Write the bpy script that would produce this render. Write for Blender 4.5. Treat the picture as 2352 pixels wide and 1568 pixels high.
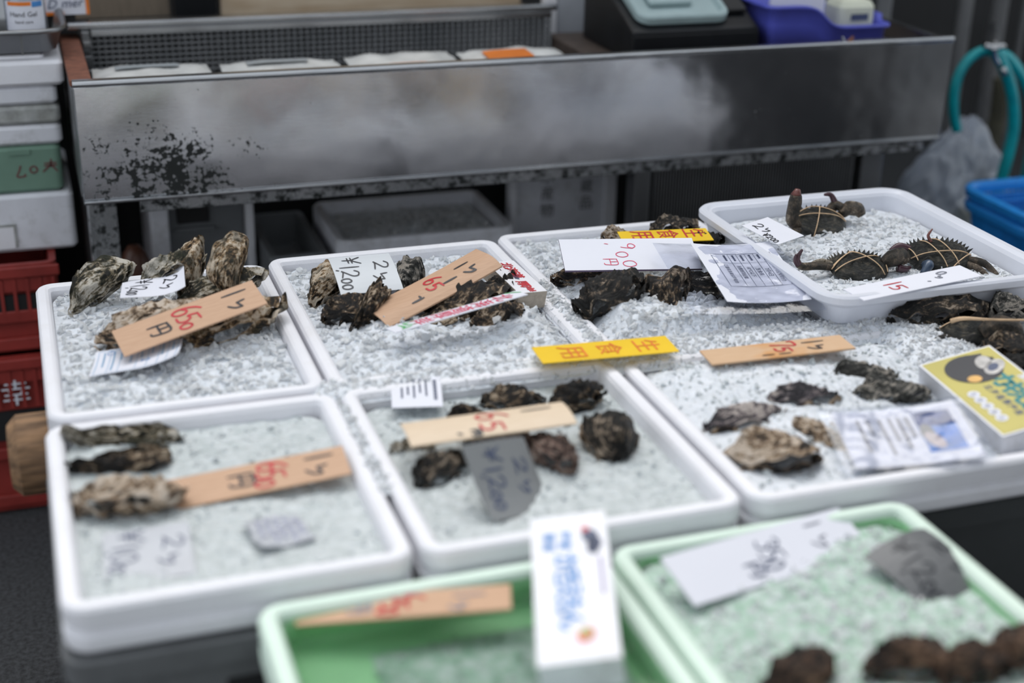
import bpy, bmesh, math, random
import numpy as np
from mathutils import Vector, Matrix

scn = bpy.context.scene
for o in list(bpy.data.objects):
    bpy.data.objects.remove(o)
COL = scn.collection
PI = math.pi

# ------------------------------------------------------------------ camera
CAM = np.array([0.0, 0.0, 1.37])
ROT = np.array([[0.94629612, 0.10901879, -0.30436582],
                [-0.32259862, 0.38043291, -0.86671849],
                [0.02130217, 0.91836034, 0.3951715]])
FPX = 3267.0
cam_d = bpy.data.cameras.new('camera')
cam_d.sensor_width = 36.0
cam_d.lens = FPX / 2352 * 36.0
cam_d.clip_start = 0.05
cam_d.dof.use_dof = True
cam_d.dof.focus_distance = 2.10
cam_d.dof.aperture_fstop = 1.75
cam = bpy.data.objects.new('camera', cam_d)
COL.objects.link(cam)
cam.matrix_world = Matrix.Translation(Vector(CAM)) @ Matrix(ROT.tolist()).to_4x4()
scn.camera = cam

# ------------------------------------------------------------------ light
scn.view_settings.view_transform = 'Standard'
scn.view_settings.look = 'None'
scn.view_settings.gamma = 1.0
scn.view_settings.exposure = 0.27
scn.view_settings.use_curve_mapping = False
w = bpy.data.worlds.new('overcast_sky')
scn.world = w
w.use_nodes = True
wb = w.node_tree.nodes['Background']
wb.inputs[0].default_value = (0.87, 0.93, 1.0, 1)
wb.inputs[1].default_value = 0.85
sl = bpy.data.lights.new('veiled_sun', 'SUN')
sl.energy = 2.5
sl.angle = math.radians(50)
sl.color = (1.0, 0.96, 0.92)
so = bpy.data.objects.new('veiled_sun', sl)
COL.objects.link(so)
so.rotation_euler = Vector((0.10, 0.75, 1.0)).to_track_quat('Z', 'Y').to_euler()


def ray(px, py):
    return ROT @ np.array([px - 1176.0, -(py - 784.0), -FPX])


def at(px, py, z):
    r = ray(px, py)
    return CAM + r * ((z - CAM[2]) / r[2])


def aty(px, py, y):
    r = ray(px, py)
    return CAM + r * (y / r[1])


# ------------------------------------------------------------------ materials
def new_mat(name):
    m = bpy.data.materials.new(name)
    m.use_nodes = True
    nt = m.node_tree
    return m, nt, nt.nodes['Principled BSDF']


def N(nt, typ, **kw):
    n = nt.nodes.new(typ)
    for k, v in kw.items():
        if k in n.inputs:
            n.inputs[k].default_value = v
        else:
            setattr(n, k, v)
    return n


def obj_coord(nt):
    return N(nt, 'ShaderNodeTexCoord').outputs['Object']


def noise_node(nt, scale, detail=4.0, vec=None, rough=0.55):
    n = N(nt, 'ShaderNodeTexNoise')
    n.inputs['Scale'].default_value = scale
    n.inputs['Detail'].default_value = detail
    n.inputs['Roughness'].default_value = rough
    nt.links.new(vec if vec is not None else obj_coord(nt), n.inputs['Vector'])
    return n


def ramp(nt, fac, stops):
    r = N(nt, 'ShaderNodeValToRGB')
    e = r.color_ramp.elements
    while len(e) < len(stops):
        e.new(0.5)
    for el, (p, c) in zip(e, stops):
        el.position = p
        el.color = (*c, 1) if len(c) == 3 else c
    nt.links.new(fac, r.inputs[0])
    return r.outputs[0]


def mixc(nt, fac, a, b):
    m = N(nt, 'ShaderNodeMix', data_type='RGBA')
    for sock, v in ((m.inputs[0], fac), (m.inputs[6], a), (m.inputs[7], b)):
        if isinstance(v, (int, float)):
            sock.default_value = v
        elif isinstance(v, tuple):
            sock.default_value = (*v, 1) if len(v) == 3 else v
        else:
            nt.links.new(v, sock)
    return m.outputs[2]


def math_node(nt, op, a, b=0.0, clamp=False):
    m = N(nt, 'ShaderNodeMath', operation=op, use_clamp=clamp)
    for i, v in enumerate((a, b)):
        if isinstance(v, (int, float)):
            m.inputs[i].default_value = v
        else:
            nt.links.new(v, m.inputs[i])
    return m.outputs[0]


def add_bump(nt, b, height, strength=0.3, dist=0.002):
    bp = N(nt, 'ShaderNodeBump')
    bp.inputs['Strength'].default_value = strength
    bp.inputs['Distance'].default_value = dist
    nt.links.new(height, bp.inputs['Height'])
    nt.links.new(bp.outputs[0], b.inputs['Normal'])


def simple(name, col, rough=0.5, metal=0.0, var=0.12, scale=30.0, bump=0.0, bscale=200.0, spec=0.5, dirt=None, dirt_amt=0.3, **kw):
    m, nt, b = new_mat(name)
    b.inputs['Roughness'].default_value = rough
    b.inputs['Metallic'].default_value = metal
    b.inputs['Specular IOR Level'].default_value = spec
    n = noise_node(nt, scale)
    lo = tuple(c * (1 - var) for c in col)
    hi = tuple(min(1, c * (1 + var)) for c in col)
    out = ramp(nt, n.outputs[0], [(0.3, lo), (0.7, hi)])
    if dirt:
        n2 = noise_node(nt, 18.0, 8.0, rough=0.7)
        f = ramp(nt, n2.outputs[0], [(0.52, (0, 0, 0)), (0.72, (dirt_amt,) * 3)])
        out = mixc(nt, f, out, dirt)
    nt.links.new(out, b.inputs['Base Color'])
    if bump:
        add_bump(nt, b, noise_node(nt, bscale, 3).outputs[0], bump)
    for k, v in kw.items():
        b.inputs[k].default_value = v
    return m


FOAM = simple('white_foam', (0.82, 0.82, 0.86), 0.5, var=0.03, scale=12, bump=0.25, bscale=320, dirt=(0.52, 0.48, 0.40), dirt_amt=0.14)
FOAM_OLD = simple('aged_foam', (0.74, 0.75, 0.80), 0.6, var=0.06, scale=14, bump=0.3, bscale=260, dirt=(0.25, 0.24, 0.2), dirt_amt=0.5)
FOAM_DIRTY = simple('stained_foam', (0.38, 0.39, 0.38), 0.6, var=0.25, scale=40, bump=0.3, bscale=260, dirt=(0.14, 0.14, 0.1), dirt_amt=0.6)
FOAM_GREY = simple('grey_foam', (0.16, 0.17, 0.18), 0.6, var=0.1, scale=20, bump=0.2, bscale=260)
FOAM_CUT = simple('bare_foam_edge', (0.46, 0.40, 0.33), 0.7, var=0.2, scale=120, bump=0.5, bscale=400)
PLASTIC_W = simple('white_tray_plastic', (0.74, 0.76, 0.83), 0.3, var=0.03, scale=10)
GREEN = simple('pale_green_foam', (0.66, 0.80, 0.70), 0.5, var=0.05, scale=10, bump=0.15, bscale=300)
GREEN_IN = simple('green_foam_inside', (0.30, 0.62, 0.32), 0.5, var=0.12, scale=9)
GREEN_OLD = simple('sea_green_foam', (0.17, 0.29, 0.22), 0.6, var=0.1, scale=12, bump=0.2)
DARKBOX = simple('shade_grey_plastic', (0.055, 0.06, 0.062), 0.5, var=0.15, scale=8)  # shade on the support boxes put into the colour; basket crate is plain dark
BLACK = simple('black_plastic', (0.008, 0.009, 0.011), 0.45, var=0.2, scale=20, spec=0.25)
BLACK2 = simple('black_and_shade', (0.012, 0.012, 0.013), 0.7, var=0.4, scale=6)  # plain black; also the painted shade inside grips and handle holes
TEAL_GREY = simple('grey_teal_plastic', (0.33, 0.43, 0.44), 0.35, var=0.06)
BLUEBIN = simple('violet_blue_plastic', (0.085, 0.10, 0.50), 0.4, var=0.15, scale=15)
BASKET = simple('bright_blue_plastic', (0.02, 0.24, 0.66), 0.35, var=0.1)
CREAM = simple('cream_plastic', (0.62, 0.64, 0.52), 0.4, var=0.05)
HOSE = simple('turquoise_rubber', (0.0, 0.30, 0.33), 0.35, var=0.15)
RED = simple('red_crate_plastic', (0.30, 0.035, 0.028), 0.5, var=0.25, scale=14)
REDBROWN = simple('rusty_brown_wood', (0.20, 0.075, 0.045), 0.7, var=0.3, scale=60)
DECKBROWN = simple('dark_deck_wood', (0.075, 0.055, 0.045), 0.6, var=0.3, scale=50)
ASPHALT = simple('asphalt', (0.036, 0.038, 0.041), 0.85, var=0.6, scale=130, bump=0.8, bscale=180)
PAPER = simple('white_paper', (0.76, 0.77, 0.84), 0.6, var=0.02, scale=8)
PAPER_GREY = simple('laminated_grey_white_card', (0.60, 0.63, 0.66), 0.45, var=0.03, scale=8)
PAPER_SHADED = simple('shaded_paper', (0.22, 0.23, 0.235), 0.5, var=0.04, scale=8)  # grey puts the shade on a white price paper into its colour
PAPER_DEEP_SHADE = simple('deep_shaded_paper', (0.12, 0.125, 0.13), 0.5, var=0.05, scale=8)  # darker still, shade put into the second price paper's colour
PAPER_WET = simple('wet_paper', (0.42, 0.44, 0.48), 0.25, var=0.06, scale=25)
YELLOW = simple('yellow_card', (0.86, 0.56, 0.015), 0.4, var=0.05, scale=14)
BLACKINK = simple('black_ink', (0.012, 0.014, 0.022), 0.5, var=0.1)
REDINK = simple('red_ink', (0.52, 0.016, 0.03), 0.5, var=0.1)
PINKINK = simple('pink_ink', (0.68, 0.02, 0.10), 0.5, var=0.1)
GREENINK = simple('green_ink', (0.03, 0.48, 0.07), 0.5, var=0.1)
BLUEINK = simple('blue_print', (0.06, 0.25, 0.60), 0.5, var=0.1)
PALEBLUE = simple('pale_blue_print', (0.32, 0.50, 0.68), 0.5, var=0.1)
GREYINK = simple('grey_ink', (0.22, 0.23, 0.28), 0.5, var=0.1)
NAVYINK = simple('navy_ink', (0.06, 0.08, 0.15), 0.5, var=0.1)
TEALINK = simple('teal_ink', (0.0, 0.20, 0.21), 0.5, var=0.1)
OLIVE = simple('mustard_print', (0.52, 0.45, 0.10), 0.45, var=0.08, scale=12)
ORANGE = simple('orange_print', (0.78, 0.20, 0.02), 0.45, var=0.15, scale=18)
STRING = simple('straw_string', (0.62, 0.43, 0.26), 0.6, var=0.2, scale=80)
WOODBEAM = None
WATER_M, ntw, bw = new_mat('meltwater')
bw.inputs['Base Color'].default_value = (0.93, 1.0, 0.96, 1)
bw.inputs['Roughness'].default_value = 0.06
bw.inputs['Transmission Weight'].default_value = 1.0
bw.inputs['IOR'].default_value = 1.33
add_bump(ntw, bw, noise_node(ntw, 30, 3).outputs[0], 0.35, 0.004)


def wood_mat(name, c1, c2, scale=60.0, rough=0.6, axis=(8, 1, 1), stain=None):
    m, nt, b = new_mat(name)
    mp = N(nt, 'ShaderNodeMapping')
    mp.inputs['Scale'].default_value = axis
    nt.links.new(obj_coord(nt), mp.inputs[0])
    n = noise_node(nt, scale, 5, mp.outputs[0])
    out = ramp(nt, n.outputs[0], [(0.3, c1), (0.7, c2)])
    if stain:
        n2 = noise_node(nt, 14, 3)
        out = mixc(nt, ramp(nt, n2.outputs[0], [(0.5, (0, 0, 0)), (0.66, (0.8,) * 3)]), out, stain)
    nt.links.new(out, b.inputs['Base Color'])
    b.inputs['Roughness'].default_value = rough
    add_bump(nt, b, n.outputs[0], 0.15, 0.001)
    return m


PLANK = wood_mat('planed_wood', (0.50, 0.305, 0.19), (0.58, 0.37, 0.24), 40, axis=(1, 12, 1))
PLANK_PALE = wood_mat('pale_planed_wood', (0.66, 0.52, 0.37), (0.74, 0.60, 0.45), 40, axis=(1, 12, 1))
PLANK_STAIN = wood_mat('water_stained_wood', (0.60, 0.38, 0.22), (0.66, 0.45, 0.28), 40, axis=(1, 12, 1), stain=(0.62, 0.27, 0.06))
WOODBEAM = wood_mat('weathered_wood', (0.035, 0.02, 0.012), (0.36, 0.21, 0.11), 14, 0.8, axis=(1, 6, 6))
PLYWOOD = wood_mat('light_plywood', (0.50, 0.36, 0.23), (0.72, 0.60, 0.45), 9, axis=(1, 1, 7))
BROWNBOARD = wood_mat('brown_board', (0.19, 0.15, 0.11), (0.25, 0.2, 0.15), 20)


def steel_mat(name, col=0.42, rough=0.3, mould=False, grime=False, brush=0.05):
    m, nt, b = new_mat(name)
    b.inputs['Metallic'].default_value = 1.0
    mp = N(nt, 'ShaderNodeMapping')
    mp.inputs['Scale'].default_value = (2, 2, 40)
    oc = obj_coord(nt)
    nt.links.new(oc, mp.inputs[0])
    br = noise_node(nt, 22, 4, mp.outputs[0])
    cl = noise_node(nt, 5, 5, oc)
    base = ramp(nt, cl.outputs[0], [(0.3, (col * 0.85, col * 0.88, col * 0.92)), (0.7, (col * 1.12, col * 1.13, col * 1.15))])
    r = N(nt, 'ShaderNodeMapRange')
    nt.links.new(cl.outputs[0], r.inputs[0])
    r.inputs[3].default_value = rough * 0.8
    r.inputs[4].default_value = rough * 1.3
    rough_s = r.outputs[0]
    metal_s = None
    if mould or grime:
        sep = N(nt, 'ShaderNodeSeparateXYZ')
        nt.links.new(oc, sep.inputs[0])
        if mould:
            dx = math_node(nt, 'DIVIDE', math_node(nt, 'SUBTRACT', sep.outputs[0], 0.200), 0.147)
            dz = math_node(nt, 'DIVIDE', math_node(nt, 'SUBTRACT', sep.outputs[2], 0.672), 0.078)
            d = math_node(nt, 'SQRT', math_node(nt, 'ADD', math_node(nt, 'MULTIPLY', dx, dx), math_node(nt, 'MULTIPLY', dz, dz)))
            fall = math_node(nt, 'SUBTRACT', 1.0, d)
            fall = math_node(nt, 'MAXIMUM', fall, -0.55)
            sp_a, sp_b = noise_node(nt, 105, 4, oc, 0.6), noise_node(nt, 30, 3, oc, 0.5)
            spm = math_node(nt, 'ADD', math_node(nt, 'MULTIPLY', sp_a.outputs[0], 0.62), math_node(nt, 'MULTIPLY', sp_b.outputs[0], 0.38))
            f = math_node(nt, 'ADD', math_node(nt, 'MULTIPLY', fall, 0.17), spm)
            f = ramp(nt, f, [(0.565, (0, 0, 0)), (0.60, (1, 1, 1))])
        else:
            sp = noise_node(nt, 55, 6, oc, 0.65)
            f = ramp(nt, sp.outputs[0], [(0.44, (0, 0, 0)), (0.6, (1, 1, 1))])
        base = mixc(nt, f, base, (0.012, 0.014, 0.014))
        inv = math_node(nt, 'SUBTRACT', 1.0, f)
        nt.links.new(inv, b.inputs['Metallic'])
        rough_s = math_node(nt, 'ADD', rough_s, math_node(nt, 'MULTIPLY', f, 0.4))
    nt.links.new(base, b.inputs['Base Color'])
    nt.links.new(rough_s, b.inputs['Roughness'])
    wv = noise_node(nt, 7, 2, oc)
    b1 = N(nt, 'ShaderNodeBump')
    b1.inputs['Strength'].default_value = 0.35
    b1.inputs['Distance'].default_value = 0.012
    nt.links.new(wv.outputs[0], b1.inputs['Height'])
    b2 = N(nt, 'ShaderNodeBump')
    b2.inputs['Strength'].default_value = brush
    b2.inputs['Distance'].default_value = 0.001
    nt.links.new(br.outputs[0], b2.inputs['Height'])
    nt.links.new(b1.outputs[0], b2.inputs['Normal'])
    nt.links.new(b2.outputs[0], b.inputs['Normal'])
    return m


STEEL = steel_mat('brushed_steel', 0.46, 0.24)
STEEL_MOULD = steel_mat('mould_spotted_steel', 0.66, 0.16, mould=True, brush=0.12)
STEEL_GRIME = steel_mat('grimy_steel', 0.50, 0.4, grime=True)
STEEL_DARK = steel_mat('dull_dark_steel', 0.22, 0.42)
ALU = steel_mat('dented_aluminium', 0.30, 0.38)


def ice_mat(name, col, rough, trans, sss=0.0):
    m, nt, b = new_mat(name)
    b.inputs['Base Color'].default_value = (*col, 1)
    b.inputs['Roughness'].default_value = rough
    b.inputs['IOR'].default_value = 1.31
    b.inputs['Transmission Weight'].default_value = trans
    b.inputs['Subsurface Weight'].default_value = sss
    b.inputs['Subsurface Radius'].default_value = (0.02, 0.021, 0.022)
    add_bump(nt, b, noise_node(nt, 260, 3).outputs[0], 0.5, 0.003)
    return m


ICE_CHIP = ice_mat('clear_ice', (0.90, 0.925, 0.96), 0.10, 0.38, 0.8)
ICE_SOFT = ice_mat('soft_ice', (0.70, 0.74, 0.75), 0.2, 0.2, 0.9)
ICE_WET = ice_mat('glassy_wet_ice', (0.95, 1.0, 0.97), 0.08, 0.92)


def bed_mat(name, c1, c2, sss=0.25):
    m, nt, b = new_mat(name)
    n = noise_node(nt, 70, 5)
    nt.links.new(ramp(nt, n.outputs[0], [(0.3, c1), (0.68, c2)]), b.inputs['Base Color'])
    b.inputs['Roughness'].default_value = 0.25
    b.inputs['Subsurface Weight'].default_value = sss
    b.inputs['Subsurface Radius'].default_value = (0.01, 0.012, 0.014)
    add_bump(nt, b, noise_node(nt, 110, 5).outputs[0], 0.8, 0.006)
    return m


ICE_BED = bed_mat('packed_ice', (0.66, 0.70, 0.74), (0.80, 0.83, 0.88))
ICE_BED_DULL = bed_mat('melting_ice', (0.48, 0.53, 0.53), (0.64, 0.68, 0.69))
ICE_BED_GREEN = bed_mat('ice_over_green', (0.26, 0.46, 0.32), (0.62, 0.70, 0.68))
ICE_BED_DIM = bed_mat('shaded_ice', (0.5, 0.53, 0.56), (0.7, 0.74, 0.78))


def film_mat(name, gloss=0.22, tint=(0.93, 0.95, 1.0), milky=0.0):
    m = bpy.data.materials.new(name)
    m.use_nodes = True
    nt = m.node_tree
    nt.nodes.clear()
    out = N(nt, 'ShaderNodeOutputMaterial')
    tr = N(nt, 'ShaderNodeBsdfTransparent')
    tr.inputs[0].default_value = (*tint, 1)
    gl = N(nt, 'ShaderNodeBsdfGlossy')
    gl.inputs['Roughness'].default_value = 0.12
    fr = N(nt, 'ShaderNodeFresnel')
    fr.inputs[0].default_value = 1.5
    mx = N(nt, 'ShaderNodeMixShader')
    f = math_node(nt, 'ADD', fr.outputs[0], gloss, True)
    nt.links.new(f, mx.inputs[0])
    nt.links.new(tr.outputs[0], mx.inputs[1])
    nt.links.new(gl.outputs[0], mx.inputs[2])
    bp = N(nt, 'ShaderNodeBump')
    bp.inputs['Strength'].default_value = 0.45
    bp.inputs['Distance'].default_value = 0.004
    nt.links.new(noise_node(nt, 38, 4).outputs[0], bp.inputs['Height'])
    nt.links.new(bp.outputs[0], gl.inputs['Normal'])
    nt.links.new(bp.outputs[0], fr.inputs['Normal'])
    last = mx.outputs[0]
    if milky:
        df = N(nt, 'ShaderNodeBsdfDiffuse')
        df.inputs[0].default_value = (0.75, 0.8, 0.88, 1)
        tl = N(nt, 'ShaderNodeBsdfTranslucent')
        tl.inputs[0].default_value = (0.75, 0.8, 0.88, 1)
        a = N(nt, 'ShaderNodeMixShader')
        a.inputs[0].default_value = 0.5
        nt.links.new(df.outputs[0], a.inputs[1])
        nt.links.new(tl.outputs[0], a.inputs[2])
        m2 = N(nt, 'ShaderNodeMixShader')
        m2.inputs[0].default_value = milky
        nt.links.new(last, m2.inputs[1])
        nt.links.new(a.outputs[0], m2.inputs[2])
        last = m2.outputs[0]
    nt.links.new(last, out.inputs[0])
    return m


FILM = film_mat('clear_film', 0.015)
FILM_CRINKLE = film_mat('crinkled_film', 0.10)
BAGFILM = film_mat('milky_bag_film', 0.12, milky=0.5)
CLEARP = film_mat('clear_bottle_plastic', 0.1, milky=0.25)


def oyster_mat(name, stops, moss=None, moss_amt=0.0, rough=0.5):
    m, nt, b = new_mat(name)
    at_ = N(nt, 'ShaderNodeAttribute', attribute_name='growth')
    oi = N(nt, 'ShaderNodeObjectInfo')
    mp = N(nt, 'ShaderNodeMapping')
    mp.inputs['Scale'].default_value = (7.0, 1.1, 1.1)
    nt.links.new(at_.outputs['Vector'], mp.inputs[0])
    n1 = N(nt, 'ShaderNodeTexNoise', noise_dimensions='4D')
    n1.inputs['Scale'].default_value = 1.6
    n1.inputs['Detail'].default_value = 7
    n1.inputs['Roughness'].default_value = 0.65
    nt.links.new(mp.outputs[0], n1.inputs['Vector'])
    nt.links.new(math_node(nt, 'MULTIPLY', oi.outputs['Random'], 40.0), n1.inputs['W'])
    n2 = noise_node(nt, 95, 8, None, 0.75)
    n3 = noise_node(nt, 20, 3, None, 0.5)
    f = math_node(nt, 'ADD', math_node(nt, 'MULTIPLY', n1.outputs[0], 0.44), math_node(nt, 'MULTIPLY', n2.outputs[0], 0.34))
    f = math_node(nt, 'ADD', f, math_node(nt, 'MULTIPLY', n3.outputs[0], 0.22))
    f = math_node(nt, 'ADD', math_node(nt, 'MULTIPLY', math_node(nt, 'SUBTRACT', f, 0.5), 3.4), 0.5)
    out = ramp(nt, f, stops)
    if moss:
        n4 = noise_node(nt, 32, 6, None, 0.6)
        out = mixc(nt, ramp(nt, n4.outputs[0], [(0.48, (0, 0, 0)), (0.62, (moss_amt,) * 3)]), out, moss)
    nt.links.new(out, b.inputs['Base Color'])
    b.inputs['Roughness'].default_value = rough
    b.inputs['Specular IOR Level'].default_value = 0.4
    h = math_node(nt, 'ADD', n1.outputs[0], math_node(nt, 'MULTIPLY', n2.outputs[0], 0.8))
    add_bump(nt, b, h, 1.0, 0.006)
    return m


OYS = {
    'tan': oyster_mat('tan_shell', [(0.33, (0.012, 0.009, 0.006)), (0.42, (0.14, 0.08, 0.035)), (0.50, (0.44, 0.29, 0.15)), (0.61, (0.82, 0.70, 0.55))], (0.02, 0.022, 0.012), 0.85),
    'mossy': oyster_mat('mossy_shell', [(0.35, (0.012, 0.012, 0.008)), (0.43, (0.08, 0.068, 0.038)), (0.51, (0.34, 0.27, 0.17)), (0.61, (0.74, 0.69, 0.60))], (0.022, 0.026, 0.012), 0.9),
    'dark': oyster_mat('dark_shell', [(0.40, (0.007, 0.006, 0.006)), (0.53, (0.035, 0.026, 0.018)), (0.62, (0.19, 0.12, 0.065)), (0.74, (0.60, 0.48, 0.35))]),
    'black': oyster_mat('blackish_shell', [(0.42, (0.006, 0.006, 0.006)), (0.57, (0.024, 0.021, 0.018)), (0.66, (0.12, 0.085, 0.055)), (0.78, (0.52, 0.42, 0.32))]),
    'purple': oyster_mat('purplish_shell', [(0.37, (0.02, 0.018, 0.024)), (0.47, (0.12, 0.10, 0.115)), (0.55, (0.30, 0.25, 0.24)), (0.64, (0.60, 0.53, 0.49))]),
    'grey': oyster_mat('grey_shell', [(0.38, (0.018, 0.018, 0.016)), (0.52, (0.085, 0.085, 0.075)), (0.57, (0.20, 0.19, 0.17)), (0.66, (0.45, 0.40, 0.34))]),
    'cream': oyster_mat('creamy_shell', [(0.32, (0.02, 0.014, 0.010)), (0.42, (0.24, 0.15, 0.085)), (0.51, (0.55, 0.41, 0.28)), (0.62, (0.82, 0.70, 0.58))]),
    'rust': oyster_mat('rusty_shell', [(0.36, (0.03, 0.018, 0.014)), (0.46, (0.16, 0.095, 0.075)), (0.55, (0.34, 0.22, 0.17)), (0.65, (0.5, 0.4, 0.34))]),
    'deep': oyster_mat('deep_brown_shell', [(0.40, (0.012, 0.008, 0.006)), (0.52, (0.045, 0.025, 0.017)), (0.60, (0.12, 0.065, 0.04)), (0.70, (0.22, 0.13, 0.08))]),
}
CRAB_M = oyster_mat('crab_shell', [(0.38, (0.007, 0.008, 0.008)), (0.5, (0.018, 0.02, 0.017)), (0.64, (0.04, 0.038, 0.03)), (0.8, (0.12, 0.10, 0.07))], rough=0.35)
CLAW_M = oyster_mat('claw_shell', [(0.36, (0.02, 0.018, 0.014)), (0.48, (0.07, 0.055, 0.04)), (0.58, (0.15, 0.11, 0.075)), (0.68, (0.42, 0.36, 0.28))], rough=0.3)
CLAWTIP = simple('claw_tip_purple_brown', (0.07, 0.03, 0.04), 0.3, var=0.3)
CLAWTIP_R = simple('claw_tip_reddish', (0.17, 0.06, 0.05), 0.3, var=0.3, scale=90)
NACRE = simple('pale_nacre', (0.66, 0.63, 0.66), 0.25, var=0.1, scale=60)


# ------------------------------------------------------------------ builders
# counter block scaled about the camera to sit nearer; feet still reach the ground
CAM_SCALE = [1.0, 0.0]


def scale_about_cam(V):
    V = np.asarray(V, float).copy()
    if CAM_SCALE[0] != 1.0:
        low = V[..., 2] < 0.004
        z = V[..., 2].copy()
        V = V * CAM_SCALE[0]
        V[..., 2] = np.where(low, z, V[..., 2] + CAM_SCALE[1])
    return V


class MB:
    def __init__(self):
        self.v = []
        self.f = []
        self.mi = []

    def add(self, vs, fs, mi=0):
        k = len(self.v)
        self.v += [tuple(map(float, p)) for p in vs]
        self.f += [tuple(i + k for i in f) for f in fs]
        self.mi += [mi] * len(fs)
        return self

    def box(self, x0, x1, y0, y1, z0, z1, mi=0):
        vs = [(x0, y0, z0), (x1, y0, z0), (x1, y1, z0), (x0, y1, z0), (x0, y0, z1), (x1, y0, z1), (x1, y1, z1), (x0, y1, z1)]
        return self.add(vs, [(0, 3, 2, 1), (4, 5, 6, 7), (0, 1, 5, 4), (1, 2, 6, 5), (2, 3, 7, 6), (3, 0, 4, 7)], mi)

    def obox(self, c, ax, ay, az, hx, hy, hz, mi=0):
        c, ax, ay, az = map(np.asarray, (c, ax, ay, az))
        vs = [c + ax * hx * a + ay * hy * b + az * hz * d for d in (-1, 1) for a, b in ((-1, -1), (1, -1), (1, 1), (-1, 1))]
        return self.add(vs, [(0, 3, 2, 1), (4, 5, 6, 7), (0, 1, 5, 4), (1, 2, 6, 5), (2, 3, 7, 6), (3, 0, 4, 7)], mi)

    def tube(self, pts, r, n=10, mi=0, sub=4, caps=True, smooth=True):
        P = [np.asarray(p, float) for p in pts]
        Rr = [r] * len(P) if isinstance(r, (int, float)) else list(r)
        if smooth and len(P) > 2:
            Q, RR = [], []
            for i in range(len(P) - 1):
                p0, p1, p2, p3 = P[max(i - 1, 0)], P[i], P[i + 1], P[min(i + 2, len(P) - 1)]
                for k in range(sub):
                    t = k / sub
                    Q.append(0.5 * ((2 * p1) + (-p0 + p2) * t + (2 * p0 - 5 * p1 + 4 * p2 - p3) * t * t + (-p0 + 3 * p1 - 3 * p2 + p3) * t ** 3))
                    RR.append(Rr[i] + (Rr[i + 1] - Rr[i]) * t)
            Q.append(P[-1])
            RR.append(Rr[-1])
            P, Rr = Q, RR
        vs, fs = [], []
        up = np.array([0, 0, 1.0])
        for i, p in enumerate(P):
            d = P[min(i + 1, len(P) - 1)] - P[max(i - 1, 0)]
            d = d / (np.linalg.norm(d) + 1e-12)
            if i == 0:
                a = np.cross(d, up)
                if np.linalg.norm(a) < 0.1:
                    a = np.cross(d, [1, 0, 0])
            else:
                a = a - d * (a @ d)
            a = a / np.linalg.norm(a)
            b = np.cross(d, a)
            for k in range(n):
                th = 2 * PI * k / n
                vs.append(p + (a * math.cos(th) + b * math.sin(th)) * Rr[i])
        for i in range(len(P) - 1):
            for k in range(n):
                k2 = (k + 1) % n
                fs.append((i * n + k, i * n + k2, (i + 1) * n + k2, (i + 1) * n + k))
        if caps:
            fs.append(tuple(range(n))[::-1])
            fs.append(tuple((len(P) - 1) * n + k for k in range(n)))
        return self.add(vs, fs, mi)

    def lathe(self, c, prof, n=24, mi=0):
        c = np.asarray(c, float)
        vs, fs = [], []
        for r, z in prof:
            for k in range(n):
                th = 2 * PI * k / n
                vs.append(c + np.array([r * math.cos(th), r * math.sin(th), z]))
        for i in range(len(prof) - 1):
            for k in range(n):
                k2 = (k + 1) % n
                fs.append((i * n + k, i * n + k2, (i + 1) * n + k2, (i + 1) * n + k))
        fs.append(tuple(range(n))[::-1])
        fs.append(tuple((len(prof) - 1) * n + k for k in range(n)))
        return self.add(vs, fs, mi)

    def build(self, name, mats, parent=None, bevel=0.0, smooth=False, seg=2, attr=None):
        me = bpy.data.meshes.new(name)
        if CAM_SCALE[0] != 1.0:
            self.v = scale_about_cam(self.v).tolist()
        me.from_pydata(self.v, [], self.f)
        mats = mats if isinstance(mats, (list, tuple)) else [mats]
        for m in mats:
            me.materials.append(m)
        if len(mats) > 1:
            me.polygons.foreach_set('material_index', self.mi)
        if smooth:
            me.polygons.foreach_set('use_smooth', [True] * len(me.polygons))
        if attr is not None:
            a = me.attributes.new('growth', 'FLOAT_VECTOR', 'POINT')
            a.data.foreach_set('vector', np.asarray(attr, np.float32).ravel())
        me.update()
        o = bpy.data.objects.new(name, me)
        COL.objects.link(o)
        if parent is not None:
            o.parent = parent
            o.matrix_parent_inverse = PINV[parent.name] if parent.name in PINV else Matrix.Identity(4)
        if bevel:
            md = o.modifiers.new('edge', 'BEVEL')
            md.width = bevel
            md.segments = seg
            md.limit_method = 'ANGLE'
            md.angle_limit = math.radians(35)
        return o


PINV = {}


def tag(o, label, cat, group=None, kind=None):
    o['label'] = label
    if cat:
        o['category'] = cat
    if group:
        o['group'] = group
    if kind:
        o['kind'] = kind
    return o


def thing(name, label, cat, loc=(0, 0, 0), group=None):
    o = bpy.data.objects.new(name, None)
    COL.objects.link(o)
    o.empty_display_size = 0.05
    loc = scale_about_cam(np.array([loc], float))[0].tolist()
    o.location = loc
    PINV[o.name] = Matrix.Translation(-Vector(loc))
    return tag(o, label, cat, group)


def struct(o, label):
    o['kind'] = 'structure'
    o['label'] = label
    return o


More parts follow.
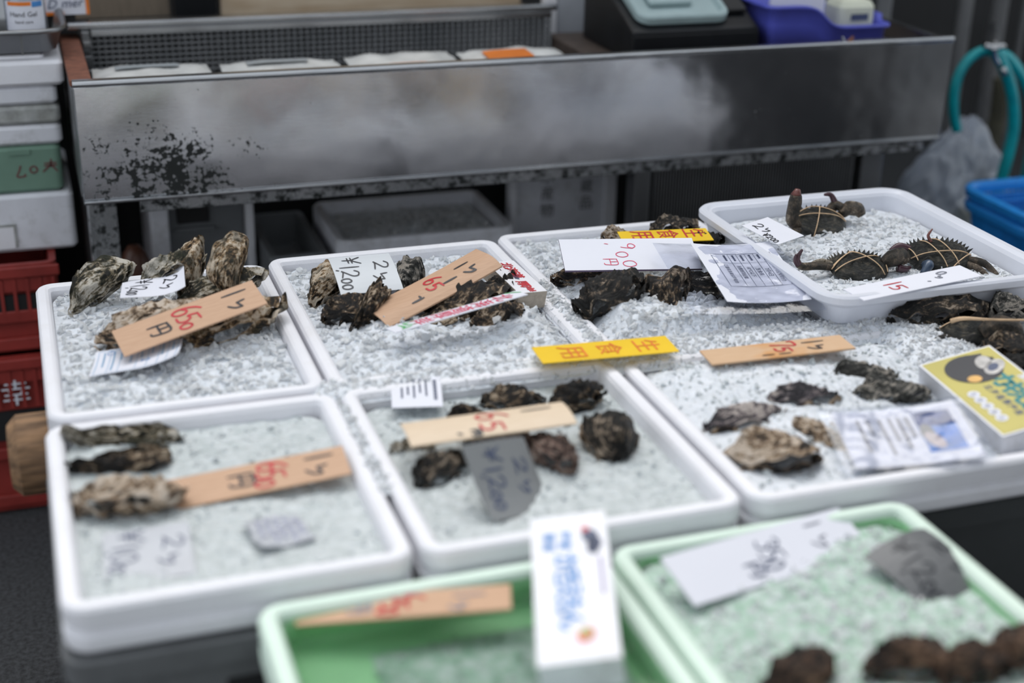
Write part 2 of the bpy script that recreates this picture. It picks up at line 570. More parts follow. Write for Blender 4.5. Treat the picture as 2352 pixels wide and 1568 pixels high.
def rrect(x0, x1, y0, y1, r, n=6, dens=0):
    r = max(min(r, (x1 - x0) / 2 - 1e-4, (y1 - y0) / 2 - 1e-4), 1e-4)
    pts = []
    for cx, cy, a0 in ((x1 - r, y1 - r, 0), (x0 + r, y1 - r, PI / 2), (x0 + r, y0 + r, PI), (x1 - r, y0 + r, 1.5 * PI)):
        for k in range(n + 1):
            a = a0 + PI / 2 * k / n
            pts.append((cx + r * math.cos(a), cy + r * math.sin(a)))
    if dens:
        out = []
        for i, p in enumerate(pts):
            q = pts[(i + 1) % len(pts)]
            k = dens if (i + 1) % (n + 1) == 0 else 1
            out += [(p[0] + (q[0] - p[0]) * j / k, p[1] + (q[1] - p[1]) * j / k) for j in range(k)]
        pts = out
    return pts


def shell(mb, rect, prof, r0, n=6, mi=0, close_ends=True, zfun=None, dens=0):
    """rounded-rectangle loops: prof is a list of (inset, z[, mi]); first and last loops are closed with faces"""
    x0, x1, y0, y1 = rect
    loops = []
    for p in prof:
        ins, z = p[0], p[1]
        pts = rrect(x0 + ins, x1 - ins, y0 + ins, y1 - ins, max(r0 - ins, 0.004) if ins < r0 else max(p[2] if len(p) > 2 and p[2] else 0.01, 0.004), n, dens)
        loops.append([(a, b, z if zfun is None else zfun(a, b, z)) for a, b in pts])
    m = len(loops[0])
    vs = [p for l in loops for p in l]
    fs = []
    for i in range(len(loops) - 1):
        for k in range(m):
            k2 = (k + 1) % m
            fs.append((i * m + k, i * m + k2, (i + 1) * m + k2, (i + 1) * m + k))
    if close_ends:
        fs.append(tuple(range(m))[::-1])
        fs.append(tuple((len(loops) - 1) * m + k for k in range(m)))
    mb.add(vs, fs, mi)
    return mb


rng = np.random.default_rng(11)


def fnoise(seed, nd, nf=14, k0=1.0, k1=4.0):
    """smooth band-limited noise made of random waves, vectorised"""
    g = np.random.default_rng(seed)
    K = g.normal(size=(nf, nd))
    K /= np.linalg.norm(K, axis=1)[:, None] + 1e-9
    K *= g.uniform(k0, k1, size=(nf, 1)) * 2 * PI
    ph = g.uniform(0, 2 * PI, nf)
    return lambda P: np.sin(P @ K.T + ph).sum(1) / math.sqrt(nf)


def eul(yaw, pitch, roll):
    return np.array((Matrix.Rotation(math.radians(yaw), 3, 'Z') @ Matrix.Rotation(math.radians(-pitch), 3, 'Y') @ Matrix.Rotation(math.radians(roll), 3, 'X')))


# ------------------------------------------------------------------ oysters
def shell_half(L, W, T, seed, upper, frill=1.0):
    nt_, na = 34, 96
    g = np.random.default_rng(seed)
    th = np.linspace(0, 2 * PI, na, endpoint=False)
    cs = np.stack([np.cos(th), np.sin(th)], 1)
    wob = fnoise(seed, 2, 10, 0.15, 0.75)(cs)
    fr = fnoise(seed + 7, 2, 10, 0.8, 2.0)(cs)
    k = g.uniform(0.18, 0.32)
    bend = g.uniform(-0.12, 0.12)
    rx = 0.5 * L * np.cos(th) * (1 + 0.05 * wob + 0.025 * fr)
    ry = 0.5 * W * np.sin(th) * (0.80 + k * np.cos(th)) * (1 + 0.10 * wob + 0.06 * fr) + bend * W * np.cos(2 * th)
    if not upper:
        rx, ry = rx * 1.05 + 0.004 * fr * frill * 0.5, ry * 1.08
    cx = -0.30 * L
    t = np.linspace(0.02, 1, nt_)
    TT, TH = np.meshgrid(t, th, indexing='ij')
    X = cx + (rx[None] - cx) * TT
    Y = ry[None] * TT
    nb = 6
    ph = fnoise(seed + 3, 2, 8, 0.2, 0.7)(cs)
    s = TT * nb + 0.35 * ph[None]
    saw = (s - np.floor(s)) ** 2
    dome = (1 - TT ** 2.2) * (0.75 + 0.25 * np.cos(TH + g.uniform(-1, 1)))
    P2 = np.stack([X.ravel() / L, Y.ravel() / L], 1)
    lump = fnoise(seed + 5, 2, 12, 0.8, 2.4)(P2).reshape(X.shape)
    fine = fnoise(seed + 9, 2, 20, 4, 10)(P2).reshape(X.shape)
    folds = np.sin(TH * g.integers(7, 12) + 2 * ph[None])
    rimw = (0.0035 * fr + 0.002 * wob)[None] * TT ** 3 * frill
    if upper:
        Z = T * 0.55 * dome + 0.0042 * saw * frill * (0.6 + 0.4 * np.sin(3 * TH + 5 * TT)) * (0.4 + TT) + 0.06 * T * lump * (1 - TT ** 4) + 0.0022 * folds * TT ** 2 * frill + 0.0011 * fine + rimw
    else:
        Z = -T * 0.5 * dome - 0.004 * saw * frill * (0.3 + TT) - 0.07 * T * lump * (1 - TT ** 4) - 0.003 * folds * TT ** 2 * frill + 0.0011 * fine + rimw - 0.0015
    V = np.stack([X, Y, Z], -1).reshape(-1, 3)
    gr = np.stack([TT + seed * 0.37, np.cos(TH), np.sin(TH)], -1).reshape(-1, 3)
    F = []
    for i in range(nt_ - 1):
        for a in range(na):
            b = (a + 1) % na
            q = (i * na + a, i * na + b, (i + 1) * na + b, (i + 1) * na + a)
            F.append(q if not upper else q[::-1])
    cap = tuple(range(na))
    F.append(cap if upper else cap[::-1])
    return V, F, gr


OY_N = [0]


def oyster(px, py, z, L, W, T, yaw, pitch, roll, pal, label, group, frill=1.0, pal2=None, open_=0.0, only=None):
    OY_N[0] += 1
    seed = 100 + OY_N[0] * 17
    c = at(px, py, z)
    A = eul(yaw, pitch, roll)
    root = thing('oyster', label, 'oyster', tuple(c), group)
    for upper in (True, False):
        if only == 'upper' and not upper or only == 'lower' and upper:
            continue
        V, F, gr = shell_half(L, W, T, seed, upper, frill)
        if upper and open_:
            V = V @ np.array(Matrix.Rotation(math.radians(-open_), 3, 'Y')).T
        mb = MB()
        mb.v = [tuple(p) for p in (V @ A.T + c)]
        mb.f = F
        mb.mi = [0] * len(F)
        mb.build('upper_shell' if upper else 'lower_shell', OYS[pal if upper else (pal2 or pal)], root, smooth=True, attr=gr)
    return root


# ------------------------------------------------------------------ ice
def hull_chunks():
    out = []
    g = random.Random(4)
    for _ in range(10):
        bm = bmesh.new()
        for _ in range(9):
            v = Vector((g.gauss(0, 1), g.gauss(0, 1), g.gauss(0, 1)))
            v.normalize()
            bm.verts.new((v.x * g.uniform(0.7, 1.2), v.y * g.uniform(0.6, 1.0), v.z * g.uniform(0.4, 0.8)))
        r = bmesh.ops.convex_hull(bm, input=bm.verts)
        bmesh.ops.delete(bm, geom=[e for e in r['geom_interior'] if isinstance(e, bmesh.types.BMVert)], context='VERTS')
        bmesh.ops.triangulate(bm, faces=bm.faces)
        bm.verts.index_update()
        out.append((np.array([v.co[:] for v in bm.verts]), np.array([[v.index for v in f.verts] for f in bm.faces])))
        bm.free()
    return out


CHUNKS = hull_chunks()


def add_chips(mb, P, sizes, seed, mi):
    g = np.random.default_rng(seed)
    which = g.integers(0, len(CHUNKS), len(P))
    for c in range(len(CHUNKS)):
        idx = np.nonzero(which == c)[0]
        if not len(idx):
            continue
        cv, cf = CHUNKS[c]
        q = g.normal(size=(len(idx), 4))
        q /= np.linalg.norm(q, axis=1)[:, None]
        a, b, d, e = q.T
        R = np.stack([np.stack([1 - 2 * (d * d + e * e), 2 * (b * d - e * a), 2 * (b * e + d * a)], -1),
                      np.stack([2 * (b * d + e * a), 1 - 2 * (b * b + e * e), 2 * (d * e - b * a)], -1),
                      np.stack([2 * (b * e - d * a), 2 * (d * e + b * a), 1 - 2 * (b * b + d * d)], -1)], 1)
        V = np.einsum('nij,vj->nvi', R, cv) * sizes[idx][:, None, None] + P[idx][:, None, :]
        k = len(mb.v)
        mb.v += [tuple(p) for p in V.reshape(-1, 3).tolist()]
        n = len(cv)
        FF = (cf[None] + (np.arange(len(idx)) * n)[:, None, None] + k).reshape(-1, 3)
        mb.f += [tuple(f) for f in FF.tolist()]
        mb.mi += [mi] * len(FF)


def ice(name, label, rect, z, seed, nchips, mounds=(), chip=(0.0035, 0.0075), amp=0.003, r=0.03, bed=ICE_BED, chipm=None, tilt=0.0, step=0.006, edge=0.0, ew=0.03):
    x0, x1, y0, y1 = rect
    nx, ny = max(int((x1 - x0) / step), 6), max(int((y1 - y0) / step), 6)
    fn = fnoise(seed, 2, 30, 12, 60)
    fn2 = fnoise(seed + 1, 2, 12, 3, 9)

    def H(P):
        h = z + amp * fn(P) * 0.6 + amp * fn2(P) + tilt * (P[:, 1] - y0)
        for mx, my, a, s in mounds:
            h = h + a * np.exp(-((P[:, 0] - mx) ** 2 + (P[:, 1] - my) ** 2) / (s * s))
        d = np.minimum.reduce([P[:, 0] - x0, x1 - P[:, 0], P[:, 1] - y0, y1 - P[:, 1]])
        h = np.where(h > z, z + (h - z) * np.clip(d / 0.035, 0, 1), h)
        if edge:
            d = np.minimum.reduce([P[:, 0] - x0, x1 - P[:, 0], P[:, 1] - y0, y1 - P[:, 1]])
            h = h - edge * np.clip(1 - d / ew, 0, 1) ** 2
        return h

    xs, ys = np.linspace(x0, x1, nx), np.linspace(y0, y1, ny)
    XX, YY = np.meshgrid(xs, ys)
    g = np.random.default_rng(seed)
    P = np.stack([XX.ravel(), YY.ravel()], 1)
    # pull the grid corners in to follow the rounded cavity
    def inside(P):
        dx = np.maximum(np.maximum(x0 + r - P[:, 0], P[:, 0] - (x1 - r)), 0)
        dy = np.maximum(np.maximum(y0 + r - P[:, 1], P[:, 1] - (y1 - r)), 0)
        d = np.hypot(dx, dy)
        s = np.where(d > r, r / np.maximum(d, 1e-9), 1.0)
        cx, cy = np.clip(P[:, 0], x0 + r, x1 - r), np.clip(P[:, 1], y0 + r, y1 - r)
        return np.stack([cx + (P[:, 0] - cx) * s, cy + (P[:, 1] - cy) * s], 1)
    P = inside(P)
    Z = H(P)
    mb = MB()
    fs = [(j * nx + i, j * nx + i + 1, (j + 1) * nx + i + 1, (j + 1) * nx + i) for j in range(ny - 1) for i in range(nx - 1)]
    mb.add(np.column_stack([P, Z]), fs, 0)
    Q = inside(np.stack([g.uniform(x0 + 0.004, x1 - 0.004, nchips), g.uniform(y0 + 0.004, y1 - 0.004, nchips)], 1))
    sz = 0.8 * g.uniform(chip[0], chip[1], nchips) * g.choice([0.7, 1.0, 1.0, 1.35], nchips)
    zz = H(Q) + sz * g.uniform(-0.65, 0.25, nchips)
    add_chips(mb, np.column_stack([Q, zz]), sz, seed + 5, 1)
    o = mb.build(name, [bed, chipm or ICE_CHIP], smooth=False)
    return tag(o, label, 'ice', 'crushed ice in the boxes', 'stuff')


# ------------------------------------------------------------------ writing
GLYPH = {
    '1': [[(.5, 1), (.5, 0)]],
    'k': [[(.25, .98), (.32, .55)], [(.32, .55), (.85, .72)], [(.85, .72), (.8, .35), (.45, .02)]],
    '6': [[(.72, 1), (.42, .82), (.2, .5), (.2, .16), (.45, 0), (.75, .12), (.78, .4), (.5, .52), (.25, .38)]],
    '5': [[(.3, .98), (.25, .56), (.52, .62), (.78, .4), (.66, .08), (.2, .03)], [(.3, .98), (.92, 1.02)]],
    '0': [[(.5, 1), (.18, .8), (.12, .4), (.35, .03), (.7, .1), (.86, .5), (.72, .9), (.5, 1)]],
    '2': [[(.12, .78), (.35, 1), (.72, .92), (.75, .62), (.4, .3), (.1, .05), (.3, .12), (.9, 0)]],
    '3': [[(.15, .9), (.5, 1), (.78, .8), (.5, .55), (.82, .35), (.55, 0), (.12, .1)]],
    '7': [[(.12, .78), (.15, .95), (.85, .95), (.62, .45), (.45, 0)]],
    '9': [[(.78, .78), (.5, 1), (.2, .8), (.25, .55), (.6, .5), (.78, .8), (.7, .3), (.6, 0)]],
    'y': [[(.1, 1), (.45, .55), (.9, 1)], [(.45, .55), (.4, 0)], [(.1, .5), (.8, .52)], [(.12, .3), (.78, .32)]],
    ',': [[(.5, .15), (.35, -.12)]],
    'e': [[(.12, 0), (.12, 1)], [(.12, .98), (.9, 1), (.92, .15), (.72, .02)], [(.52, .98), (.52, .5)], [(.12, .48), (.9, .5)]],
    '|': [[(.5, 1), (.5, 0)]],
    '-': [[(0, .5), (1, .5)]],
    'o': [[(.5, .7), (.3, .5), (.4, .25), (.7, .35), (.6, .65), (.5, .7)]],
    's': [[(.1, .9), (.4, .5), (.2, .1), (.6, .3), (.9, .1)], [(.6, .9), (.8, .6)]],
}


def smooth_line(pts, sub=6):
    P = [np.array(p, float) for p in pts]
    if len(P) < 3:
        return [P[0] + (P[1] - P[0]) * i / 4 for i in range(5)]
    Q = []
    for i in range(len(P) - 1):
        p0, p1, p2, p3 = P[max(i - 1, 0)], P[i], P[i + 1], P[min(i + 2, len(P) - 1)]
        for k in range(sub):
            t = k / sub
            Q.append(0.5 * ((2 * p1) + (-p0 + p2) * t + (2 * p0 - 5 * p1 + 4 * p2 - p3) * t * t + (-p0 + 3 * p1 - 3 * p2 + p3) * t ** 3))
    Q.append(P[-1])
    return Q


TXT = {}


def text_geo(s, bold=0.0):
    key = (s, bold)
    if key not in TXT:
        cu = bpy.data.curves.new('t', 'FONT')
        cu.body = s
        cu.resolution_u = 2
        cu.offset = bold
        ob = bpy.data.objects.new('t', cu)
        me = bpy.data.meshes.new_from_object(ob)
        V = np.array([v.co[:2] for v in me.vertices]) if len(me.vertices) else np.zeros((0, 2))
        F = [tuple(p.vertices) for p in me.polygons]
        bpy.data.objects.remove(ob)
        bpy.data.curves.remove(cu)
        bpy.data.meshes.remove(me)
        if len(V):
            V = (V - V.min(0)) / (V.max(0) - V.min(0)).max()
        TXT[key] = (V, F)
    return TXT[key]


class Face:
    """a flat or bent sheet: local (u, v) metres from the centre, u to the reader's right, v up"""

    def __init__(self, c, ax, W, H, bend=None):
        self.c = np.array(c)
        A = np.array(ax).reshape(3, 3)
        self.u, self.v, self.n = A
        self.W, self.H = W, H
        self.bend = bend or (lambda u, v: 0 * u)

    def pt(self, u, v, d=0.0):
        u, v = np.asarray(u, float), np.asarray(v, float)
        d = d + self.bend(u / self.W * 2, v / self.H * 2)
        return self.c + u[..., None] * self.u + v[..., None] * self.v + d[..., None] * self.n

    def board(self, name, mat, parent, th, nu=8, nv=16, edge=None, corner=None):
        us, vs = np.linspace(-.5, .5, nu) * self.W, np.linspace(-.5, .5, nv) * self.H
        U, V = np.meshgrid(us, vs)
        mb = MB()
        top = self.pt(U.ravel(), V.ravel(), 0.0)
        bot = self.pt(U.ravel(), V.ravel(), -th)
        n = nu * nv
        fs = []
        for j in range(nv - 1):
            for i in range(nu - 1):
                a, b, c, d = j * nu + i, j * nu + i + 1, (j + 1) * nu + i + 1, (j + 1) * nu + i
                fs.append((a, b, c, d))
                fs.append((a + n, d + n, c + n, b + n))
        nface = len(fs)
        ring = [i for i in range(nu)] + [j * nu + nu - 1 for j in range(1, nv)] + [(nv - 1) * nu + i for i in range(nu - 2, -1, -1)] + [j * nu for j in range(nv - 2, 0, -1)]
        for k in range(len(ring)):
            a, b = ring[k], ring[(k + 1) % len(ring)]
            fs.append((a, a + n, b + n, b))
        mb.add(np.vstack([top, bot]), fs)
        mb.mi = [0] * nface + [1] * (len(fs) - nface)
        return mb.build(name, [mat, edge or mat], parent)

    def strokes(self, mb, ch, u, v, w, h, wd, jit=None, d=0.0006):
        for line in GLYPH[ch]:
            Q = np.array(smooth_line(line))
            Q = np.stack([u + (Q[:, 0] - .5) * w, v + (Q[:, 1] - .5) * h], 1)
            self.ribbon(mb, Q, wd, d)

    def ribbon(self, mb, Q, wd, d=0.0006):
        Q = np.asarray(Q, float)
        T = np.gradient(Q, axis=0)
        T /= np.linalg.norm(T, axis=1)[:, None] + 1e-12
        Nn = np.stack([-T[:, 1], T[:, 0]], 1)
        Q[0] -= T[0] * wd * .4
        Q[-1] += T[-1] * wd * .4
        ww = np.ones(len(Q)) * wd * .5
        ww[0] *= .6
        ww[-1] *= .6
        A, B = Q + Nn * ww[:, None], Q - Nn * ww[:, None]
        n = len(Q)
        vs = np.vstack([self.pt(A[:, 0], A[:, 1], d), self.pt(B[:, 0], B[:, 1], d)])
        mb.add(vs, [(i, i + n, i + n + 1, i + 1) for i in range(n - 1)])

    def text(self, mb, s, u, v, size, d=0.0006, rot=0.0, sx=1.0, anchor='c', bold=0.0):
        V, F = text_geo(s, bold)
        if not len(V):
            return
        Q = V * size
        Q[:, 0] *= sx
        mid = (Q.max(0) + Q.min(0)) / 2
        if anchor == 'c':
            Q = Q - mid
        else:
            Q = Q - np.array([Q[:, 0].min(), mid[1]])
        c, s_ = math.cos(rot), math.sin(rot)
        Q = np.stack([Q[:, 0] * c - Q[:, 1] * s_, Q[:, 0] * s_ + Q[:, 1] * c], 1)
        mb.add(self.pt(Q[:, 0] + u, Q[:, 1] + v, d), F)

    def rect(self, mb, u0, u1, v0, v1, d=0.0004, n=4):
        us, vs = np.linspace(u0, u1, n), np.linspace(v0, v1, n)
        U, V = np.meshgrid(us, vs)
        mb.add(self.pt(U.ravel(), V.ravel(), d), [(j * n + i, j * n + i + 1, (j + 1) * n + i + 1, (j + 1) * n + i) for j in range(n - 1) for i in range(n - 1)])

    def poly(self, mb, pts, d=0.0006):
        P = np.array(pts, float)
        mb.add(self.pt(P[:, 0], P[:, 1], d), [tuple(range(len(P)))])

    def ellipse(self, mb, u, v, a, b, d=0.0006, rot=0.0, n=24):
        t = np.linspace(0, 2 * PI, n, endpoint=False)
        x, y = a * np.cos(t), b * np.sin(t)
        c, s = math.cos(rot), math.sin(rot)
        self.poly(mb, np.stack([u + x * c - y * s, v + x * s + y * c], 1), d)


SIGN = {
 'plankA':([0.1713, 1.7641, 0.6538],[0.1678, -0.968, -0.1867, 0.9676, 0.1255, 0.219, -0.1885, -0.2174, 0.9577],0.0616,0.1951),
 'paperA':([0.1376, 1.8864, 0.6547],[-0.1004, -0.9938, 0.0485, 0.9899, -0.0949, 0.1051, -0.0998, 0.0586, 0.9933],0.0844,0.0873),
 'labelA':([0.0979, 1.7296, 0.6114],[-0.2002, -0.9797, -0.0143, 0.9689, -0.2001, 0.1459, -0.1458, 0.0154, 0.9892],0.0744,0.1130),
 'paperB':([0.4309, 1.8642, 0.6555],[-0.0012, -0.9573, -0.2891, 1.0, 0.0013, -0.0086, 0.0086, -0.2891, 0.9573],0.0871,0.0901),
 'plankB':([0.5081, 1.7846, 0.6484],[0.2756, -0.9601, 0.0473, 0.9237, 0.2782, 0.2634, -0.2661, -0.0289, 0.9635],0.0578,0.1944),
 'blockB':([0.6376, 1.8038, 0.6486],[0.1629, -0.9794, -0.1196, 0.9807, 0.1741, -0.0893, 0.1083, -0.1027, 0.9888],0.1021,0.0398),
 'stripB':([0.5124, 1.6804, 0.6443],[0.1298, -0.9725, 0.1935, 0.9819, 0.1533, 0.1117, -0.1383, 0.1755, 0.9747],0.0350,0.1952),
 'yellowC':([0.9126, 1.8945, 0.6551],[-0.1936, -0.9802, -0.0407, 0.9808, -0.1944, 0.017, -0.0246, -0.0367, 0.999],0.0502,0.1413),
 'boardC':([0.8212, 1.8208, 0.6596],[-0.2178, -0.9434, -0.25, 0.9745, -0.2244, -0.0021, -0.0541, -0.2441, 0.9682],0.0813,0.2031),
 'cardC':([0.9536, 1.6974, 0.6613],[-0.1631, -0.9833, -0.0811, 0.9866, -0.1623, -0.016, 0.0026, -0.0826, 0.9966],0.1872,0.1220),
 'yellowD':([0.6733, 1.5516, 0.6365],[-0.0453, -0.9987, -0.0221, 0.9989, -0.0451, -0.0105, 0.0095, -0.0225, 0.9997],0.0495,0.1852),
 'plankD':([0.8861, 1.4846, 0.6359],[-0.156, -0.9841, 0.085, 0.9865, -0.151, 0.0626, -0.0488, 0.0936, 0.9944],0.0547,0.1922),
 'paperE':([1.044, 1.7972, 0.6839],[0.3093, -0.9447, -0.1087, 0.9506, 0.304, 0.0628, -0.0262, -0.1228, 0.9921],0.0760,0.0553),
 'signE':([1.1417, 1.5693, 0.6742],[0.1104, -0.9939, -0.0027, 0.9934, 0.1103, 0.0322, -0.0317, -0.0063, 0.9995],0.0465,0.2054),
 'plankF':([0.1933, 1.3784, 0.602],[-0.0261, -0.9904, -0.1355, 0.9948, -0.0391, 0.094, -0.0984, -0.1323, 0.9863],0.0535,0.1988),
 'paperF':([0.0654, 1.2643, 0.5991],[-0.0376, -0.9901, -0.1349, 0.9989, -0.0412, 0.0233, -0.0286, -0.1339, 0.9906],0.0830,0.0860),
 'labelF':([0.1977, 1.2704, 0.599],[0.1657, -0.9855, -0.0374, 0.9798, 0.1688, -0.1072, 0.112, -0.0189, 0.9935],0.0555,0.0607),
 'labelG':([0.4157, 1.535, 0.6094],[-0.2256, -0.9678, -0.1115, 0.9737, -0.2279, 0.0078, -0.0329, -0.1069, 0.9937],0.0706,0.0621),
 'plankG':([0.4596, 1.3836, 0.6444],[-0.0473, -0.9987, 0.0165, 0.9984, -0.0468, 0.0311, -0.0303, 0.0179, 0.9994],0.0592,0.1941),
 'paperG':([0.4511, 1.281, 0.6214],[0.157, -0.687, -0.7095, 0.8642, 0.4433, -0.238, 0.478, -0.5758, 0.6633],0.0850,0.0950),
 'cardH':([0.9204, 1.2377, 0.6289],[-0.2367, -0.9605, -0.1464, 0.9633, -0.2516, 0.0932, -0.1263, -0.119, 0.9848],0.1090,0.1493),
 'blockH':([1.0791, 1.2902, 0.645],[-0.0542, -0.9976, -0.0428, 0.9814, -0.0611, 0.1822, -0.1844, -0.0321, 0.9823],0.1880,0.1008),
 'plankI':([0.2908, 1.1218, 0.5843],[-0.3011, -0.9483, 0.1, 0.9519, -0.2926, 0.0912, -0.0572, 0.1226, 0.9908],0.0499,0.2050),
 'blockI':([0.4305, 1.0398, 0.6439],[-0.2986, -0.9445, -0.1372, 0.9324, -0.3194, 0.1693, -0.2038, -0.0774, 0.976],0.1919,0.0731),
 'signJ':([0.6717, 1.0963, 0.5992],[0.2132, -0.9007, -0.3786, 0.962, 0.2612, -0.0797, 0.1706, -0.3472, 0.9221],0.0520,0.2527),
 'paperJ':([0.8244, 1.0294, 0.604],[0.30, -0.90, -0.30, 0.94, 0.32, -0.03, 0.12, -0.27, 0.95],0.0950,0.1050),
}


def face(key, bend=None, dz=0.0, W=None, H=None):
    c, ax, w_, h_ = SIGN[key]
    A = np.array(ax).reshape(3, 3)
    u = A[0] / np.linalg.norm(A[0])
    v = A[1] - u * (A[1] @ u)
    v /= np.linalg.norm(v)
    return Face(np.array(c) + np.array([0, 0, dz]), [u, v, np.cross(u, v)], W or w_, H or h_, bend)


# =================================================================== setting
mb = MB().box(-6, 9, -7.2, 6, -0.1, 0.0)
struct(mb.build('floor', ASPHALT), 'rough dark asphalt ground under the market stall')
mb = MB().box(-3.5, 6, 4.3, 4.45, 0, 2.9)
wall = struct(mb.build('wall_back', BLACK2), 'dark interior wall behind the steel counter')
mb = MB().box(-3.5, 6, 3.3, 4.45, 2.6, 2.68)
struct(mb.build('ceiling', BLACK2), 'dark shop ceiling over the back of the counter')
mb = MB().box(0.2, 6, -0.9, 0.55, 2.15, 2.23)
struct(mb.build('added_shade_panel', simple('shade_panel_dark', (0.10, 0.10, 0.11), 0.8)), 'added dark panel overhead, unseen, shading the walkway side of the boxes')  # unseen, added to darken light from the camera side
mb = MB().box(-6, 9, -7.15, -7.0, 0, 1.9)
mb0 = mb
struct(MB().box(2.15, 2.25, -0.3, 1.45, 0, 2.6).build('added_dark_screen', simple('dark_screen', (0.03, 0.03, 0.034), 0.8)), 'added dark screen out of view, mirrored by the steel counter')  # unseen, added so the far end of the steel mirrors something dark
struct(mb0.build('added_front_wall', simple('added_wall_grey', (0.30, 0.29, 0.28), 0.8, var=0.5, scale=1.5)), 'added wall across the walkway, out of view, limiting low sky light')  # unseen, height chosen to cut low sky light

# =================================================================== steel counter
CAM_SCALE[:] = [0.9154, 0.116]
YC = 2.6
zt, zb = 0.772, 0.562
X0, X1 = 0.079, 1.908
ctr = thing('steel_counter', 'long stainless steel display counter with mould spots, standing behind the oyster boxes', 'counter', (1.0, 2.8, 0))
mb = MB().box(X0, X1, YC, YC + 0.012, zb, zt)
mb.build('front_panel', STEEL_MOULD, ctr, 0.002)
mb = MB().tube([(X0, YC + 0.004, zt + 0.004), (X1, YC + 0.004, zt + 0.004)], 0.0065, 12, smooth=False)
mb.box(X0, X1, YC + 0.004, YC + 0.022, zt + 0.0005, zt + 0.009)
fr_rim = mb.build('front_rim', STEEL, ctr, smooth=False)
mb = MB().box(X0, X1, YC - 0.006, YC + 0.01, zb - 0.007, zb)
mb.build('bottom_lip', STEEL, ctr, 0.002)
MB().box(X0 - 0.002, X0 + 0.033, YC + 0.024, 3.05, 0.56, 0.7665).build('end_wall', STEEL_DARK, ctr, 0.003)
o = MB().box(X0 - 0.004, X0 + 0.035, YC + 0.024, 3.05, 0.767, 0.780).build('end_cap', REDBROWN, ctr, 0.003)
o['label'] = 'reddish brown rusty cap'
mb = MB().box(X1 - 0.020, X1, YC + 0.024, 3.06, 0.56, 0.776)
mb.build('end_wall', STEEL, ctr, 0.003)
mb = MB().box(X0 + 0.037, X1 - 0.022, YC + 0.014, 3.06, 0.690, 0.698)
mb.build('well_floor', STEEL_DARK, ctr)
mb = MB().box(1.135, X1 - 0.022, YC + 0.026, 3.04, 0.70, 0.738)
o = mb.build('deck_board', DECKBROWN, ctr, 0.003)
mb = MB().box(X0 + 0.10, X1 - 0.03, YC + 0.016, YC + 0.04, 0.527, zb - 0.0005)
o = mb.build('lower_rail', STEEL_GRIME, ctr, 0.002)
o['label'] = 'lower rail mottled with black grime'
for xa, xb, m in ((0.085, 0.138, STEEL_GRIME), (1.195, 1.232, STEEL_DARK), (1.745, 1.80, STEEL_DARK)):
    MB().box(xa, xb, YC + 0.045, YC + 0.09, 0.0, zb - 0.001).build('leg', m, ctr, 0.003)
for xa in (0.085, 1.75):
    MB().box(xa, xa + 0.05, 2.99, 3.04, 0.0, 0.559).build('leg', STEEL_DARK, ctr, 0.003)
# louvred lower panel
mb = MB().box(1.245, 1.735, YC + 0.06, YC + 0.066, 0.02, zb - 0.01)
pnl = mb.build('louvred_panel', STEEL_DARK, ctr)
mb = MB()
for i in range(72):
    x = 1.25 + i * 0.48 / 72
    mb.box(x, x + 0.0032, YC + 0.054, YC + 0.0598, 0.05, zb - 0.03)
o = mb.build('louvre_ribs', STEEL_DARK, pnl)
o['kind'] = 'stuff'
# perforated guard at the back of the well
gz0, gz1 = 0.694, 0.800
gx0, gx1 = 0.136, 1.128
gp = MB()
rows, cols = 8, 74
pw, ph = (gx1 - gx0) / cols, (gz1 - 0.018 - gz0) / rows
gy = 3.0
for r_ in range(rows):
    for c_ in range(cols):
        off = (r_ % 2) * 0.5 * pw * 0
        xa, za = gx0 + c_ * pw, gz0 + r_ * ph
        a, b = pw * 0.24, ph * 0.24
        O = [(xa, za), (xa + pw, za), (xa + pw, za + ph), (xa, za + ph)]
        I = [(xa + a, za + b), (xa + pw - a, za + b), (xa + pw - a, za + ph - b), (xa + a, za + ph - b)]
        vs = [(p[0], gy - 0.004, p[1]) for p in O] + [(p[0], gy, p[1]) for p in I] + [(p[0], gy + 0.008, p[1]) for p in I]
        gp.add(vs, [(0, 1, 5, 4), (1, 2, 6, 5), (2, 3, 7, 6), (3, 0, 4, 7), (4, 5, 9, 8), (5, 6, 10, 9), (6, 7, 11, 10), (7, 4, 8, 11)])
gd = gp.build('perforated_guard', steel_mat('perforated_steel', 0.36, 0.45), ctr)
gd['label'] = 'dull perforated metal guard panel'
MB().box(gx0, gx1, gy - 0.006, gy + 0.006, gz1 - 0.018, gz1 - 0.004).build('guard_band', STEEL, ctr, 0.002)
MB().box(0.09, gx1 + 0.01, gy - 0.012, gy + 0.02, gz1 - 0.003, gz1 + 0.012).build('guard_rail', STEEL, ctr, 0.004)
MB().box(0.116, gx0 - 0.002, gy - 0.02, gy + 0.02, 0.70, gz1 - 0.004).build('guard_post', STEEL_DARK, ctr, 0.003)
for k in range(3):
    MB().box(0.117, 0.1335, gy - 0.06, gy - 0.0215, 0.715 + k * 0.028, 0.727 + k * 0.028).build('guard_bracket', STEEL_DARK, ctr, 0.002)
MB().box(gx0, gx1, gy + 0.03, gy + 0.036, 0.70, gz1 - 0.006).build('guard_backing', BLACK2, ctr)
for xx in (0.116, 1.10):
    MB().box(xx, xx + 0.02, gy + 0.021, gy + 0.056, 0.699, gz1).build('guard_bracket', STEEL_DARK, ctr)

